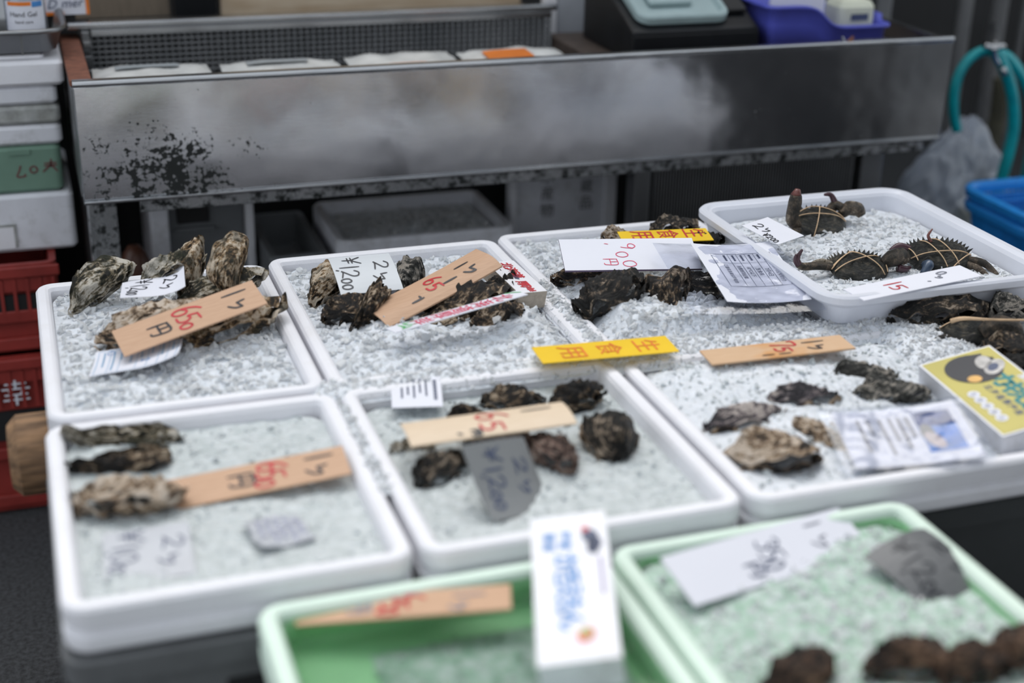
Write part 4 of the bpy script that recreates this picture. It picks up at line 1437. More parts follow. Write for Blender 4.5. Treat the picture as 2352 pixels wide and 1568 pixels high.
R1 = (-0.018, 0.313, 1.575, 2.035)
R2 = (0.319, 0.684, 1.575, 2.052)
R3 = (0.690, 1.050, 1.575, 2.066)
R4 = (1.056, 1.425, 1.560, 2.066)
F1 = (-0.022, 0.316, 1.165, 1.562)
F2 = (0.324, 0.681, 1.165, 1.564)
F3 = (0.690, 1.110, 1.165, 1.550)
F4 = (1.116, 1.480, 1.165, 1.553)
foam_tray('foam_box', R1, ZB, 0.12, 'white foam box holding big tan oysters, back row corner by the red crates', FOAM)
foam_tray('foam_box', R2, ZB, 0.12, 'white foam box with the kanji block and pink lettered strip', FOAM)
foam_tray('foam_box', R3, ZB, 0.12, 'worn white foam box with the white 900 board and black oysters', FOAM)
foam_tray('foam_box', R4, ZB, 0.12, 'ice heaped foam box beneath the crab tray', FOAM)
foam_tray('foam_box', F1, ZB, 0.055, depth=0.045, label='white foam box with three thin oysters and a pinkish 650 plank', mat=FOAM)
foam_tray('foam_box', F2, ZB, 0.055, depth=0.045, label='white foam box with the round oyster and curled price card', mat=FOAM)
foam_tray('foam_box', F3, ZB, 0.055, depth=0.045, label='white foam box with purplish oysters and the yellow brochure block', mat=FOAM)
foam_tray('foam_box', F4, ZB, 0.12, 'white foam box of dark shells beside the yellow brochure, cut by the photo edge', FOAM)
G1 = (0.152, 0.508, 0.73, 1.157)
G2 = (0.514, 0.868, 0.73, 1.157)
ZG = 0.600
foam_tray('green_box', G1, ZG, 0.11, 'pale green foam box of meltwater with a submerged price plank', GREEN, GREEN_IN, 'pale green foam boxes', depth=0.05)
foam_tray('green_box', G2, ZG, 0.11, 'pale green foam box with ice and the white 350 sign', GREEN, GREEN_IN, 'pale green foam boxes', depth=0.05)

# crab tray on top
CT = (0.996, 1.384, 1.545, 1.985)
ctray = thing('crab_tray', 'white plastic tray of tied crabs raised above the other boxes', 'tray', (1.19, 1.76, 0.622))
mb = MB()
zc1 = 0.672
shell(mb, CT, [(0.030, 0.6215, .02), (0.020, 0.626, .02), (0.012, 0.652, .02), (0.004, 0.656, .02), (0.0, 0.660, .02), (0.0, zc1 - 0.003, .02), (0.003, zc1, .02), (0.012, zc1, .02), (0.016, zc1 - 0.003, .02), (0.020, zc1 - 0.003, .02), (0.024, zc1 - 0.008, .02), (0.034, 0.632, .02), (0.044, 0.628, .02)], 0.045, 10)
mb.build('tray_body', PLASTIC_W, ctray)

# supports below, shade on their sides put into the grey colours
def support(rect, z0, z1, mat, label, rec=True):
    t = thing('storage_box', label, 'storage box', ((rect[0] + rect[1]) / 2, (rect[2] + rect[3]) / 2, z0), 'boxes carrying the display')
    mb = MB()
    shell(mb, rect, [(0.012, z0 + 0.001, .02), (0.008, z1 - 0.03, .02), (0.0, z1 - 0.028, .02), (0.0, z1 - 0.003, .02), (0.004, z1 - 0.001, .02)], 0.025, 6)
    mb.build('body', mat, t)
    if rec:
        xm = rect[0] + (rect[1] - rect[0]) * 0.62
        MB().box(xm - 0.065, xm + 0.065, rect[2] + 0.0035, rect[2] + 0.0078, z1 - 0.11, z1 - 0.05).build('recess_shade', BLACK2, t, 0.002)  # dark plate on the face gives the recess its shade
    return t


support((-0.026, 0.320, 1.160, 1.560), 0.25, 0.5645, simple('shaded_support', (0.13, 0.135, 0.14), 0.55), 'shade-coloured grey box with a handle recess under the thin oyster box')
support((-0.026, 0.320, 1.160, 1.560), 0.0, 0.25, DARKBOX, 'shade-coloured box on the asphalt, lowest at the walkway corner')
support((0.326, 0.682, 1.170, 1.560), 0.0, 0.5645, DARKBOX, 'shade-coloured box under the round oyster box, behind a green one')
support((0.692, 1.110, 1.172, 1.548), 0.0, 0.5645, DARKBOX, 'shade-coloured box under the purplish oysters', False)
support((-0.02, 0.68, 1.80, 2.03), 0.0, 0.4995, DARKBOX, 'shade-coloured box under the tan oyster box', False)
support((0.70, 1.42, 1.80, 2.05), 0.0, 0.4995, DARKBOX, 'shade-coloured box under the black oyster box', False)
support((1.13, 1.47, 1.18, 1.54), 0.0, 0.4995, DARKBOX, 'shade-coloured box under the shells by the yellow brochure', False)
support((0.16, 0.86, 0.75, 1.15), 0.0, ZG - 0.1105, DARKBOX, 'shade-coloured box under the two green boxes', False)
lg = thing('wooden_beam', 'round weathered wooden beam end sticking out under the boxes', 'beam', (0.3, 1.69, 0.4))
lc = aty(52, 1045, 1.69)
lx = float(aty(22, 1045, 1.69)[0])
mb = MB()
mb.tube([(lx, 1.69, lc[2]), (lx + 0.012, 1.69, lc[2]), (1.3, 1.69, lc[2])], [0.040, 0.052, 0.052], 20, smooth=False)
mb.build('beam', WOODBEAM, lg, smooth=False)
for xx in (0.10, 0.9):
    MB().box(xx, xx + 0.06, 1.66, 1.72, 0.0, lc[2] - 0.045).build('beam_leg', WOODBEAM, lg, 0.004)

# =================================================================== ice
def m(px, py, a, s, z=0.61):
    c = at(px, py, z)
    return (c[0], c[1], a, s)


def inner(rc, d=0.0212):
    return (rc[0] + d, rc[1] - d, rc[2] + d, rc[3] - d)


ice('ice', 'crushed ice around the big tan oysters', inner(R1), 0.605, 1, 2000, [m(430, 740, 0.018, 0.08), m(590, 720, 0.014, 0.06), m(220, 700, 0.008, 0.05), m(650, 800, 0.012, 0.07)], chip=(0.005, 0.0115))
ice('ice', 'coarse crushed ice around the dark oysters and kanji block', inner(R2), 0.605, 2, 2200, [m(950, 740, 0.016, 0.09), m(1200, 730, 0.016, 0.07), m(900, 850, 0.016, 0.10), m(1250, 800, 0.018, 0.10)], chip=(0.005, 0.0105))
ice('ice', 'crushed ice under the black oysters and white board', inner(R3), 0.608, 3, 2200, [m(1430, 730, 0.016, 0.09), m(1330, 690, 0.012, 0.06), m(1500, 770, 0.018, 0.12), m(1700, 740, 0.016, 0.12)], chip=(0.005, 0.0105))
ice('ice', 'heaped ice holding dark shells below the crab tray', inner(R4), 0.612, 4, 2200, [m(2080, 745, 0.022, 0.1), m(2200, 770, 0.02, 0.1), m(1980, 750, 0.016, 0.1)], amp=0.004)
ice('ice', 'smooth greyish ice with the thin oysters', inner(F1), 0.603, 5, 700, [m(270, 1050, 0.010, 0.06, 0.6)], amp=0.002, bed=ICE_BED_DULL, chipm=ICE_SOFT, chip=(0.003, 0.006))
ice('ice', 'ice around the round oyster and curled price card', inner(F2), 0.599, 6, 900, [m(1130, 1040, 0.010, 0.08, 0.6), m(1400, 1050, 0.008, 0.06, 0.6)], amp=0.0022, bed=ICE_BED_DULL, chipm=ICE_SOFT, chip=(0.003, 0.006))
ice('ice', 'ice around the purplish oysters', inner(F3), 0.606, 7, 1300, [m(1800, 980, 0.012, 0.1, 0.6), m(1650, 830, 0.016, 0.14), m(1900, 830, 0.018, 0.14)], amp=0.0024, chipm=ICE_SOFT, chip=(0.003, 0.0065))
ice('ice', 'ice holding dark shells beside the yellow brochure', inner(F4), 0.610, 15, 2400, amp=0.003)
ice('ice', 'ice under the tied crabs in the raised tray', (CT[0] + 0.034, CT[1] - 0.034, CT[2] + 0.034, CT[3] - 0.034), 0.646, 8, 2400, [m(1975, 610, 0.006, 0.08, 0.65), m(1880, 510, 0.006, 0.07, 0.65), m(2000, 540, 0.006, 0.06, .65)], amp=0.003)
# ice spilled over the rims where the rows meet
ice('ice', 'ice spilled over the rims in front of the black oysters', (0.66, 1.13, 1.525, 1.612), 0.6215, 9, 1500, [(0.9, 1.57, 0.005, 0.2)], amp=0.0018, r=0.03, edge=0.012)
ice('ice', 'ice spilled over the rims behind the round oyster box', (0.29, 0.665, 1.540, 1.605), 0.6200, 10, 800, [(0.5, 1.575, 0.004, 0.15)], amp=0.0012, r=0.02, edge=0.012)
ice('ice', 'ice heaped over the rims between kanji block and black oysters', (0.662, 0.712, 1.585, 1.86), 0.621, 16, 700, [(0.687, 1.7, 0.004, 0.12)], amp=0.0015, r=0.024, edge=0.012)
ice('ice', 'ice covering the rims beneath the shells by the brochure', (1.065, 1.185, 1.40, 1.60), 0.6215, 17, 900, [(1.12, 1.53, 0.004, 0.1)], amp=0.0018, r=0.03, edge=0.012)
ice('ice', 'thin ice scattered along the rims between the front boxes', (0.306, 0.333, 1.30, 1.53), 0.6195, 12, 260, amp=0.001, r=0.012, edge=0.004)
o = ice('ice', 'translucent melting ice in the green box with the 350 sign', inner(G2, 0.0225), 0.586, 13, 2200, amp=0.002, bed=ICE_BED_GREEN, chip=(0.003, 0.007))
o = ice('ice', 'last half-melted ice in the green box of meltwater', (0.24, 0.482, 0.757, 1.10), 0.576, 14, 900, amp=0.001, bed=ICE_BED_GREEN, chipm=ICE_WET, chip=(0.003, 0.006), edge=0.03, ew=0.08)
mb = MB()
xs, ys = np.linspace(G1[0] + 0.0225, G1[1] - 0.0225, 24), np.linspace(G1[2] + 0.0225, G1[3] - 0.0225, 28)
pts = rrect(G1[0] + 0.0225, G1[1] - 0.0225, G1[2] + 0.0225, G1[3] - 0.0225, 0.02, 6)
mb.add([(a, b, 0.583) for a, b in pts], [tuple(range(len(pts)))])
wt = mb.build('water', WATER_M)
tag(wt, 'clear meltwater surface filling the first green box', 'water', None, 'stuff')

# =================================================================== oysters
A_ = 'tan oysters in the corner box'
oyster(226, 655, 0.638, 0.115, 0.062, 0.040, 30, 30, 20, 'mossy', 'mossy leaf-shaped oyster tilted up alone beside the white price paper', A_)
oyster(388, 622, 0.655, 0.105, 0.065, 0.045, 8, 22, -10, 'mossy', 'dark mossy oyster behind the small white price paper', A_)
oyster(437, 628, 0.655, 0.105, 0.045, 0.035, 60, 62, 0, 'tan', 'yellowish narrow oyster standing upright behind the price paper', A_)
oyster(527, 618, 0.670, 0.110, 0.062, 0.045, 65, 55, 10, 'tan', 'tallest tan oyster, standing on end at the box corner', A_)
oyster(505, 662, 0.640, 0.135, 0.075, 0.045, 14, 12, -12, 'mossy', 'pale oyster with green moss tucked behind the wooden plank', A_)
oyster(345, 742, 0.625, 0.160, 0.105, 0.055, 18, 10, -8, 'cream', 'large creamy oyster under the lower end of the plank', A_)
oyster(520, 742, 0.625, 0.150, 0.100, 0.055, 24, 8, -12, 'tan', 'brown ridged oyster poking out below the plank', A_, 1.6)
B_ = 'dark oysters with the kanji block'
oyster(750, 648, 0.632, 0.095, 0.060, 0.035, 40, 28, 0, 'tan', 'brown pointed oyster half behind the slanted price paper', B_)
oyster(802, 708, 0.625, 0.085, 0.068, 0.045, 20, 8, -8, 'dark', 'round dark oyster in front of the slanted price paper', B_)
oyster(850, 702, 0.636, 0.100, 0.040, 0.035, 50, 22, 30, 'dark', 'slim frilly oyster leaning against the round dark one', B_, 1.4)
oyster(936, 640, 0.640, 0.070, 0.045, 0.03, 60, 50, 0, 'grey', 'small grey-brown oyster standing behind the split plank', B_)
oyster(945, 690, 0.625, 0.110, 0.060, 0.04, 20, 10, 0, 'black', 'black oyster lying mostly under the split plank', B_)
oyster(1075, 695, 0.630, 0.135, 0.090, 0.055, 12, 10, -14, 'dark', 'large dark oyster with orange ridges below the split plank', B_, 1.5)
oyster(1140, 668, 0.632, 0.070, 0.05, 0.035, 30, 25, -10, 'black', 'frilly black oyster touching the side of the kanji block', B_, 1.5)
oyster(1142, 730, 0.622, 0.090, 0.070, 0.045, 20, 10, -12, 'dark', 'dark ridged oyster under the pink lettered strip', B_, 1.4)
oyster(1012, 742, 0.615, 0.090, 0.05, 0.035, 5, 5, -5, 'dark', 'half buried oyster behind the pink lettered strip', B_)
C_ = 'black oysters by the white board'
oyster(1400, 676, 0.640, 0.118, 0.100, 0.060, 24, 10, -24, 'black', 'biggest black oyster with fine ridges in front of the board', C_, 1.6)
oyster(1535, 668, 0.640, 0.105, 0.085, 0.055, 60, 16, -16, 'dark', 'black oyster with tan patch beside the clear plastic sleeve', C_, 1.3)
oyster(1345, 625, 0.622, 0.120, 0.075, 0.04, 15, 0, 0, 'dark', 'dark oyster hidden beneath the white 900 board', C_)
oyster(1545, 521, 0.635, 0.085, 0.05, 0.035, 0, 0, -10, 'black', 'black oyster against the box edge behind the yellow card', C_)
oyster(1618, 555, 0.642, 0.065, 0.05, 0.03, 10, 8, -10, 'black', 'small black oyster between the yellow card and plastic sleeve', C_)
oyster(1412, 541, 0.640, 0.05, 0.04, 0.03, 0, 0, 0, 'cream', 'pale oyster peeping out behind the white board', C_)
oyster(1625, 655, 0.628, 0.095, 0.06, 0.035, -30, 0, 0, 'black', 'dark oyster seen through the clear plastic sleeve', C_)
D_ = 'shells under the crab tray'
oyster(2150, 716, 0.632, 0.150, 0.085, 0.055, -2, 2, -12, 'black', 'large dark rough shell in ice below the crab tray', D_, 1.2)
oyster(2325, 708, 0.634, 0.080, 0.06, 0.04, 0, 0, -8, 'grey', 'greenish grey shell at the photo edge below the crab tray', D_)
oyster(2335, 800, 0.628, 0.095, 0.05, 0.04, -14, 0, -8, 'dark', 'dark pinkish shell behind the yellow brochure block', D_)
oyster(2345, 838, 0.624, 0.075, 0.04, 0.035, -14, 0, -8, 'black', 'black shell touching the yellow brochure block', D_)
E_ = 'thin oysters in the corner front box'
oyster(280, 1003, 0.614, 0.135, 0.040, 0.026, -14, -2, 35, 'mossy', 'long thin curved oyster nearest the box back, by the ice', E_, 1.3)
oyster(275, 1063, 0.610, 0.115, 0.044, 0.026, -4, 0, 25, 'dark', 'thin dark oyster between two others in the corner front box', E_, 1.4)
oyster(288, 1140, 0.615, 0.118, 0.080, 0.042, -4, 2, -16, 'cream', 'creamy brown oyster beside the end of the pinkish plank', E_, 1.4)
G_ = 'oysters around the grey price card'
oyster(1178, 918, 0.605, 0.078, 0.055, 0.035, -8, 0, -10, 'dark', 'black and white oyster behind the pale 6 plank', G_)
oyster(1316, 914, 0.612, 0.078, 0.060, 0.045, 18, 6, -10, 'dark', 'mottled oyster behind the end of the pale plank', G_, 1.3)
oyster(1402, 1008, 0.614, 0.092, 0.076, 0.068, 78, 14, 0, 'black', 'round two-tone oyster lying apart on the ice', G_, 1.2, 'cream')
oyster(1262, 1034, 0.614, 0.098, 0.058, 0.045, 104, -8, 6, 'rust', 'reddish brown oyster between curled card and round oyster', G_)
oyster(1010, 1078, 0.605, 0.075, 0.062, 0.045, 30, 0, -10, 'black', 'black oyster with orange ridge beside the curled card', G_, 1.3)
oyster(1068, 955, 0.612, 0.055, 0.035, 0.03, 10, 0, 0, 'dark', 'oyster tip showing behind the middle of the pale plank', G_)
oyster(962, 1024, 0.602, 0.07, 0.042, 0.03, 10, 0, 0, 'mossy', 'flat olive oyster under the end of the pale plank', G_)
oyster(1140, 1012, 0.610, 0.085, 0.05, 0.04, 10, 0, 0, 'rust', 'brown oyster beneath the pale plank above the curled card', G_)
H_ = 'purplish oysters in the front box'
oyster(1702, 968, 0.613, 0.100, 0.072, 0.042, 0, 4, -20, 'purple', 'violet grey oyster closest to the round oyster box', H_, 1.2, 'cream')
oyster(1770, 1045, 0.614, 0.110, 0.092, 0.055, -14, 4, -20, 'cream', 'cream oyster with an orange patch and black lip', H_, 1.2, 'dark')
oyster(1838, 918, 0.617, 0.100, 0.068, 0.042, -4, 4, -16, 'purple', 'pinkish purple oyster in the middle of the front box', H_, 1.2, 'cream')
oyster(1872, 1005, 0.609, 0.105, 0.070, 0.035, -60, 0, 0, 'cream', 'open pale shell beside the laminated card', H_, 1.0, 'purple')
oyster(1975, 868, 0.617, 0.086, 0.060, 0.042, -6, 2, -16, 'grey', 'grey oyster lying behind another smooth grey one', H_)
oyster(2045, 905, 0.617, 0.102, 0.062, 0.045, -10, 2, -18, 'grey', 'long smooth grey oyster touching the brochure block', H_)
J_ = 'deep brown oysters in the green box'
for px, py, yw, lab in ((1825, 1545, 20, 'deep brown oyster nearest the wet plank box, in green box ice'), (2075, 1520, -10, 'deep brown pointed oyster in the middle of the green box'),
                        (2230, 1525, 10, 'deep brown oyster beside the pointed one in green box'), (2345, 1490, 30, 'tallest deep brown oyster at the photo corner')):
    oyster(px, py, 0.597, 0.085, 0.06, 0.045, yw, 8, -10, 'deep', lab, J_)


# =================================================================== crabs
def crab(px, py, z, wd, dp, yaw, tilt, label, claws, legs, strings=True, roll=0.0):
    c = at(px, py, z)
    A = eul(yaw, 0, tilt)
    root = thing('crab', label, 'crab', tuple(c), 'tied crabs')
    W = lambda p: A @ np.asarray(p, float) + c
    mb = MB()
    nt_, na = 16, 56
    V, gr = [], []
    hn = fnoise(int(px), 2, 16, 2, 7)
    for i in range(nt_):
        t = i / (nt_ - 1)
        for a in range(na):
            th = 2 * PI * a / na
            rx, ry = wd / 2 * math.copysign(abs(math.cos(th)) ** 0.85, math.cos(th)), dp / 2 * math.copysign(abs(math.sin(th)) ** 0.8, math.sin(th))
            if th > PI:
                rx *= 1 - 0.30 * abs(math.sin(th)) ** 2
            sp = 0.0
            if t == 1 and th < PI * 1.03 and a % 2 == 0:
                sp = 0.0
            k = t + sp / (wd / 2)
            zz = 0.015 * (1 - t ** 2.6) ** 0.8 + (0.003 if sp else 0)
            V.append([rx * k, ry * k, zz])
            gr.append([t, math.cos(th), math.sin(th)])
    V = np.array(V)
    V[:, 2] += 0.0012 * hn(V[:, :2] * 12)
    F = [(i * na + a, (i + 1) * na + a, (i + 1) * na + (a + 1) % na, i * na + (a + 1) % na) for i in range(nt_ - 1) for a in range(na)]
    F = [f[::-1] for f in F]
    # underside
    k = len(V)
    under = V[-na:].copy()
    under[:, :2] *= 0.6
    under[:, 2] = -0.012
    V = np.vstack([V, under])
    gr += [[1.2, 0, 0]] * na
    F += [(k - na + a, k + a, k + (a + 1) % na, k - na + (a + 1) % na) for a in range(na)]
    F.append(tuple(k + a for a in range(na)))
    F.append(tuple(range(na)))
    V, F, gr = V.tolist(), list(F), list(gr)
    for a in range(19):
        th = math.radians(8 + a * 164 / 18)
        ln = 0.010 if a in (0, 18) else 0.0075
        rx, ry = wd / 2 * math.copysign(abs(math.cos(th)) ** 0.85, math.cos(th)), dp / 2 * math.sin(th) ** 0.8
        o_ = np.array([rx * 0.97, ry * 0.97, 0.001])
        d_ = np.array([math.cos(th) * 0.8, math.sin(th) * 0.7, 0.62])
        s_ = np.array([-math.sin(th), math.cos(th), 0.0])
        k = len(V)
        V += [(o_ + s_ * 0.0034).tolist(), (o_ - s_ * 0.0034).tolist(), (o_ - np.array([math.cos(th), math.sin(th), -0.3]) * 0.005).tolist(), (o_ + d_ * ln).tolist()]
        gr += [[1.0, 0, 0]] * 4
        F += [(k, k + 1, k + 3), (k + 1, k + 2, k + 3), (k + 2, k, k + 3)]
    mb.mi = [0] * len(F)
    mb.v = [tuple(W(p)) for p in V]
    mb.f = F
    mb.build('carapace', CRAB_M, root, smooth=True, attr=gr)
    for pts, rad, mat in claws:
        q = MB()
        q.tube([W(p) for p in pts], rad, 12, sub=5)
        q.build('claw', mat, root, smooth=True)
    for pts, rad in legs:
        q = MB()
        q.tube([W(p) for p in pts], rad, 8, sub=4)
        q.build('leg', CLAW_M, root, smooth=True)
    if strings:
        for a, b in strings:
            pts = []
            for t in np.linspace(0, 1, 9):
                x, y = a[0] + (b[0] - a[0]) * t, a[1] + (b[1] - a[1]) * t
                rr = min(1.0, math.hypot(x / (wd / 2), y / (dp / 2)))
                pts.append(W((x, y, 0.0155 * (1 - rr ** 2.6) ** 0.8 + 0.0022)))
            q = MB()
            q.tube(pts, 0.0009, 6, sub=2)
            q.build('string', STRING, root, smooth=True)
    return root


crab(1880, 512, 0.662, 0.098, 0.072, 8, 22, 'dark crab tied with crossed straw, raising one claw at the tray back',
     [([(-0.040, 0.0, 0.0), (-0.054, 0.004, 0.012), (-0.054, 0.012, 0.040), (-0.053, 0.017, 0.051)], [0.008, 0.010, 0.011, 0.009], CLAW_M),
      ([(-0.053, 0.0168, 0.0505), (-0.051, 0.020, 0.060)], [0.009, 0.004], CLAWTIP_R),
      ([(0.030, 0.020, 0.004), (0.045, 0.024, 0.010), (0.052, 0.012, 0.012)], [0.006, 0.008, 0.007], CLAW_M),
      ([(0.046, 0.026, 0.012), (0.040, 0.036, 0.022), (0.026, 0.036, 0.025)], [0.006, 0.004, 0.002], CLAWTIP),
      ([(0.048, 0.005, 0.006), (0.062, 0.010, 0.012), (0.078, 0.006, 0.010), (0.083, -0.004, 0.004)], [0.007, 0.012, 0.012, 0.006], CLAW_M)],
     [([(-0.04, -0.01, 0), (-0.058, -0.012, 0.004), (-0.072, -0.008, -0.004)], [0.005, 0.004, 0.002])],
     [((-0.046, 0.015), (0.046, -0.01)), ((-0.030, -0.030), (0.020, 0.033)), ((0.005, 0.030), (0.048, -0.008)), ((-0.045, 0.016), (0.015, 0.034))])
crab(1972, 616, 0.658, 0.094, 0.066, 0, 20, 'dark crab tied with straw in the tray middle, its thin arm stretched out',
     [([(0.040, 0.0, 0.004), (0.052, 0.0, 0.012), (0.068, 0.002, 0.013), (0.076, -0.004, 0.006)], [0.008, 0.013, 0.013, 0.007], CLAW_M),
      ([(0.060, -0.010, 0.002), (0.072, -0.012, 0.0), (0.084, -0.008, -0.002)], [0.006, 0.005, 0.002], CLAWTIP),
      ([(-0.040, 0.006, 0.002), (-0.065, 0.010, 0.004), (-0.085, 0.014, 0.002), (-0.094, 0.016, 0.006)], [0.006, 0.006, 0.006, 0.005], CLAW_M),
      ([(-0.093, 0.016, 0.006), (-0.097, 0.018, 0.016), (-0.092, 0.020, 0.030)], [0.005, 0.004, 0.0015], CLAWTIP),
      ([(-0.095, 0.015, 0.006), (-0.101, 0.016, 0.014), (-0.102, 0.017, 0.024)], [0.004, 0.003, 0.0015], CLAWTIP)],
     [([(-0.035, 0.012, 0), (-0.052, 0.02, 0.005), (-0.066, 0.022, 0.0)], [0.004, 0.003, 0.002])],
     [((-0.046, 0.0), (0.005, 0.030)), ((-0.044, -0.006), (0.044, 0.012)), ((-0.005, 0.028), (0.030, -0.024)), ((0.042, 0.014), (0.038, -0.018)), ((-0.046, 0.002), (0.0, 0.026))])
crab(2155, 590, 0.660, 0.104, 0.072, -8, 24, 'dark crab tied with straw beside the long 15 sign',
     [([(-0.030, -0.020, 0.004), (-0.030, -0.028, 0.012), (-0.042, -0.040, 0.006)], [0.007, 0.008, 0.005], simple('bluish_claw', (0.05, 0.075, 0.12), 0.3, var=0.4, scale=60)),
      ([(-0.040, 0.018, 0.0), (-0.056, 0.022, 0.004), (-0.070, 0.018, 0.0)], [0.007, 0.006, 0.003], CLAWTIP),
      ([(-0.006, 0.022, 0.010), (-0.010, 0.030, 0.016), (-0.002, 0.038, 0.022)], [0.0025, 0.0022, 0.001], CLAWTIP_R)],
     [([(0.044, -0.010, 0.0), (0.062, -0.024, 0.006), (0.078, -0.044, 0.0)], [0.007, 0.006, 0.003]),
      ([(0.038, -0.018, 0.0), (0.052, -0.034, 0.004), (0.066, -0.05, -0.004)], [0.006, 0.005, 0.003])],
     [((-0.048, -0.006), (0.05, -0.004)), ((-0.020, 0.030), (0.0, -0.030)), ((0.0, 0.034), (0.020, -0.026)), ((-0.044, 0.018), (-0.040, -0.014)), ((0.010, -0.030), (0.050, -0.002))])
crab(2225, 765, 0.622, 0.085, 0.05, -12, 6, 'crab half buried in ice under a long straw string',
     [([(0.010, -0.015, 0.008), (0.030, -0.015, 0.020), (0.052, -0.020, 0.016), (0.060, -0.028, 0.006)], [0.009, 0.014, 0.013, 0.007], CLAW_M)],
     [([(-0.03, -0.01, 0.0), (-0.05, -0.018, 0.004), (-0.064, -0.026, 0.0)], [0.005, 0.004, 0.002])],
     [((-0.04, 0.01), (0.04, 0.012))])
sq = MB()
sq.tube([at(2185, 737, 0.645), at(2215, 731, 0.653), at(2280, 734, 0.655), at(2370, 735, 0.652)], [0.0035, 0.0028, 0.0016, 0.0016], 8)
tag(sq.build('straw_string', STRING, None, smooth=True), 'taut straw string above the half buried crab', 'string')
sc_ = MB()
cc = at(1100, 876, 0.608)
sc_.tube([cc + [-0.010, 0.006, 0.0], cc + [-0.006, 0.0, 0.003], cc + [0.002, -0.003, 0.002], cc + [0.012, -0.006, 0.0]], [0.0008, 0.002, 0.0012, 0.0006], 7)
sc_.tube([cc + [-0.006, 0.001, 0.002], cc + [0.002, 0.004, 0.003], cc + [0.010, -0.001, 0.001]], [0.001, 0.0012, 0.0006], 6)
tag(sc_.build('shrimp_scrap', simple('shrimp_red', (0.30, 0.10, 0.07), 0.5, var=0.3)), 'tiny reddish shrimp scrap on the ice', 'scrap')


# =================================================================== price signs
def plank(key, label, mat, bend=None, glyphs=(), th=0.0022, wd=0.0034, name='price_plank', cat='price sign', group='wooden price planks', edge=None, dz=0.0, W=None, H=None):
    f = face(key, bend, dz, W, H)
    t = thing(name, label, cat, tuple(f.c), group)
    f.board('board' if name != 'price_paper' else 'sheet', mat, t, th, 9, 20, edge)
    for col in {id(g[5]): g[5] for g in glyphs}.values():
        mb = MB()
        for ch, u, v, w_, h_, cm in glyphs:
            if cm is col:
                f.strokes(mb, ch, u, v, w_, h_, wd)
        mb.build('lettering', col, t)
    return t, f


KR, RR = BLACKINK, REDINK
plank('plankA', 'tan wooden price plank reading 650 laid across the tan oysters', PLANK, None,
      [('1', -0.016, 0.066, 0.02, 0.032, KR), ('k', 0.010, 0.062, 0.022, 0.024, KR), ('6', -0.016, 0.000, 0.020, 0.038, RR), ('5', 0.001, -0.003, 0.020, 0.030, RR), ('0', 0.017, -0.010, 0.015, 0.016, RR), ('e', 0.003, -0.043, 0.024, 0.026, KR)])
cup = lambda k: (lambda u, v: -k * u * u)
plank('plankB', 'split tan price plank propped beside the kanji block', PLANK, lambda u, v: -0.010 * np.clip(u, 0, 1) ** 2 + 0.002 * v * v,
      [('1', -0.010, 0.055, 0.02, 0.022, KR), ('k', 0.010, 0.058, 0.018, 0.022, KR), ('6', -0.012, 0.006, 0.018, 0.026, RR), ('5', 0.006, -0.002, 0.016, 0.022, RR), ('|', 0.010, 0.022, 0.003, 0.022, KR), ('|', 0.016, -0.036, 0.003, 0.018, KR), ('-', 0.012, -0.030, 0.004, 0.004, KR)], W=0.062, dz=0.008)
plank('plankD', 'orange stained price plank lying loose on the ice', PLANK_STAIN, None,
      [('1', -0.012, 0.052, 0.02, 0.028, KR), ('k', 0.008, 0.050, 0.020, 0.022, KR), ('7', -0.014, 0.012, 0.022, 0.032, RR), ('5', 0.004, 0.006, 0.020, 0.020, RR), ('1', 0.018, -0.018, 0.01, 0.014, KR), ('1', 0.019, 0.004, 0.01, 0.014, KR)], dz=0.003)
plank('plankF', 'pinkish tan plank reading 650 in the thin oyster box', PLANK, None,
      [('1', -0.014, 0.070, 0.02, 0.030, KR), ('k', 0.008, 0.064, 0.022, 0.024, KR), ('6', -0.014, 0.018, 0.02, 0.032, RR), ('5', 0.000, 0.014, 0.02, 0.030, RR), ('0', 0.015, 0.006, 0.016, 0.020, RR), ('e', 0.000, -0.018, 0.024, 0.026, KR)], dz=0.013)
plank('plankG', 'pale price plank with a large red 6 over the oysters', PLANK_PALE, cup(0.004),
      [('1', -0.012, 0.060, 0.02, 0.034, KR), ('6', -0.010, 0.006, 0.026, 0.036, RR), ('5', 0.014, 0.000, 0.022, 0.026, RR), (',', 0.022, -0.032, 0.01, 0.014, KR), ('e', 0.022, -0.020, 0.012, 0.010, KR)])
plank('plankI', 'wet price plank half sunk in the green box of meltwater', PLANK, None,
      [('1', -0.008, 0.062, 0.02, 0.030, GREYINK), ('k', 0.012, 0.052, 0.018, 0.018, GREYINK), ('6', -0.012, 0.004, 0.018, 0.030, RR), ('5', 0.002, -0.010, 0.018, 0.026, RR), ('0', 0.014, -0.016, 0.014, 0.020, RR), ('e', 0.002, -0.044, 0.02, 0.02, GREYINK)], dz=0.012)

price = lambda col, s=1.0, third='2': [('2', -0.012 * s, 0.024 * s, 0.022 * s, 0.020 * s, col), ('k', 0.012 * s, 0.018 * s, 0.020 * s, 0.020 * s, col),
                     ('y', -0.028 * s, -0.014 * s, 0.020 * s, 0.024 * s, col), ('1', -0.012 * s, -0.020 * s, 0.006 * s, 0.026 * s, col), (',', -0.006 * s, -0.032 * s, 0.008, 0.012, col), (third, 0.003 * s, -0.022 * s, 0.018 * s, 0.024 * s, col), ('0', 0.017 * s, -0.030 * s, 0.011 * s, 0.014 * s, col), ('0', 0.029 * s, -0.031 * s, 0.011 * s, 0.014 * s, col)]
G_P = 'handwritten price papers'
plank('paperA', 'small white price paper propped between the tan oysters', PAPER, lambda u, v: 0.006 * v * v + 0.004 * v ** 3 - 0.003 * u * v, price(KR, 0.95), 0.0006, 0.0022, 'price_paper', group=G_P)
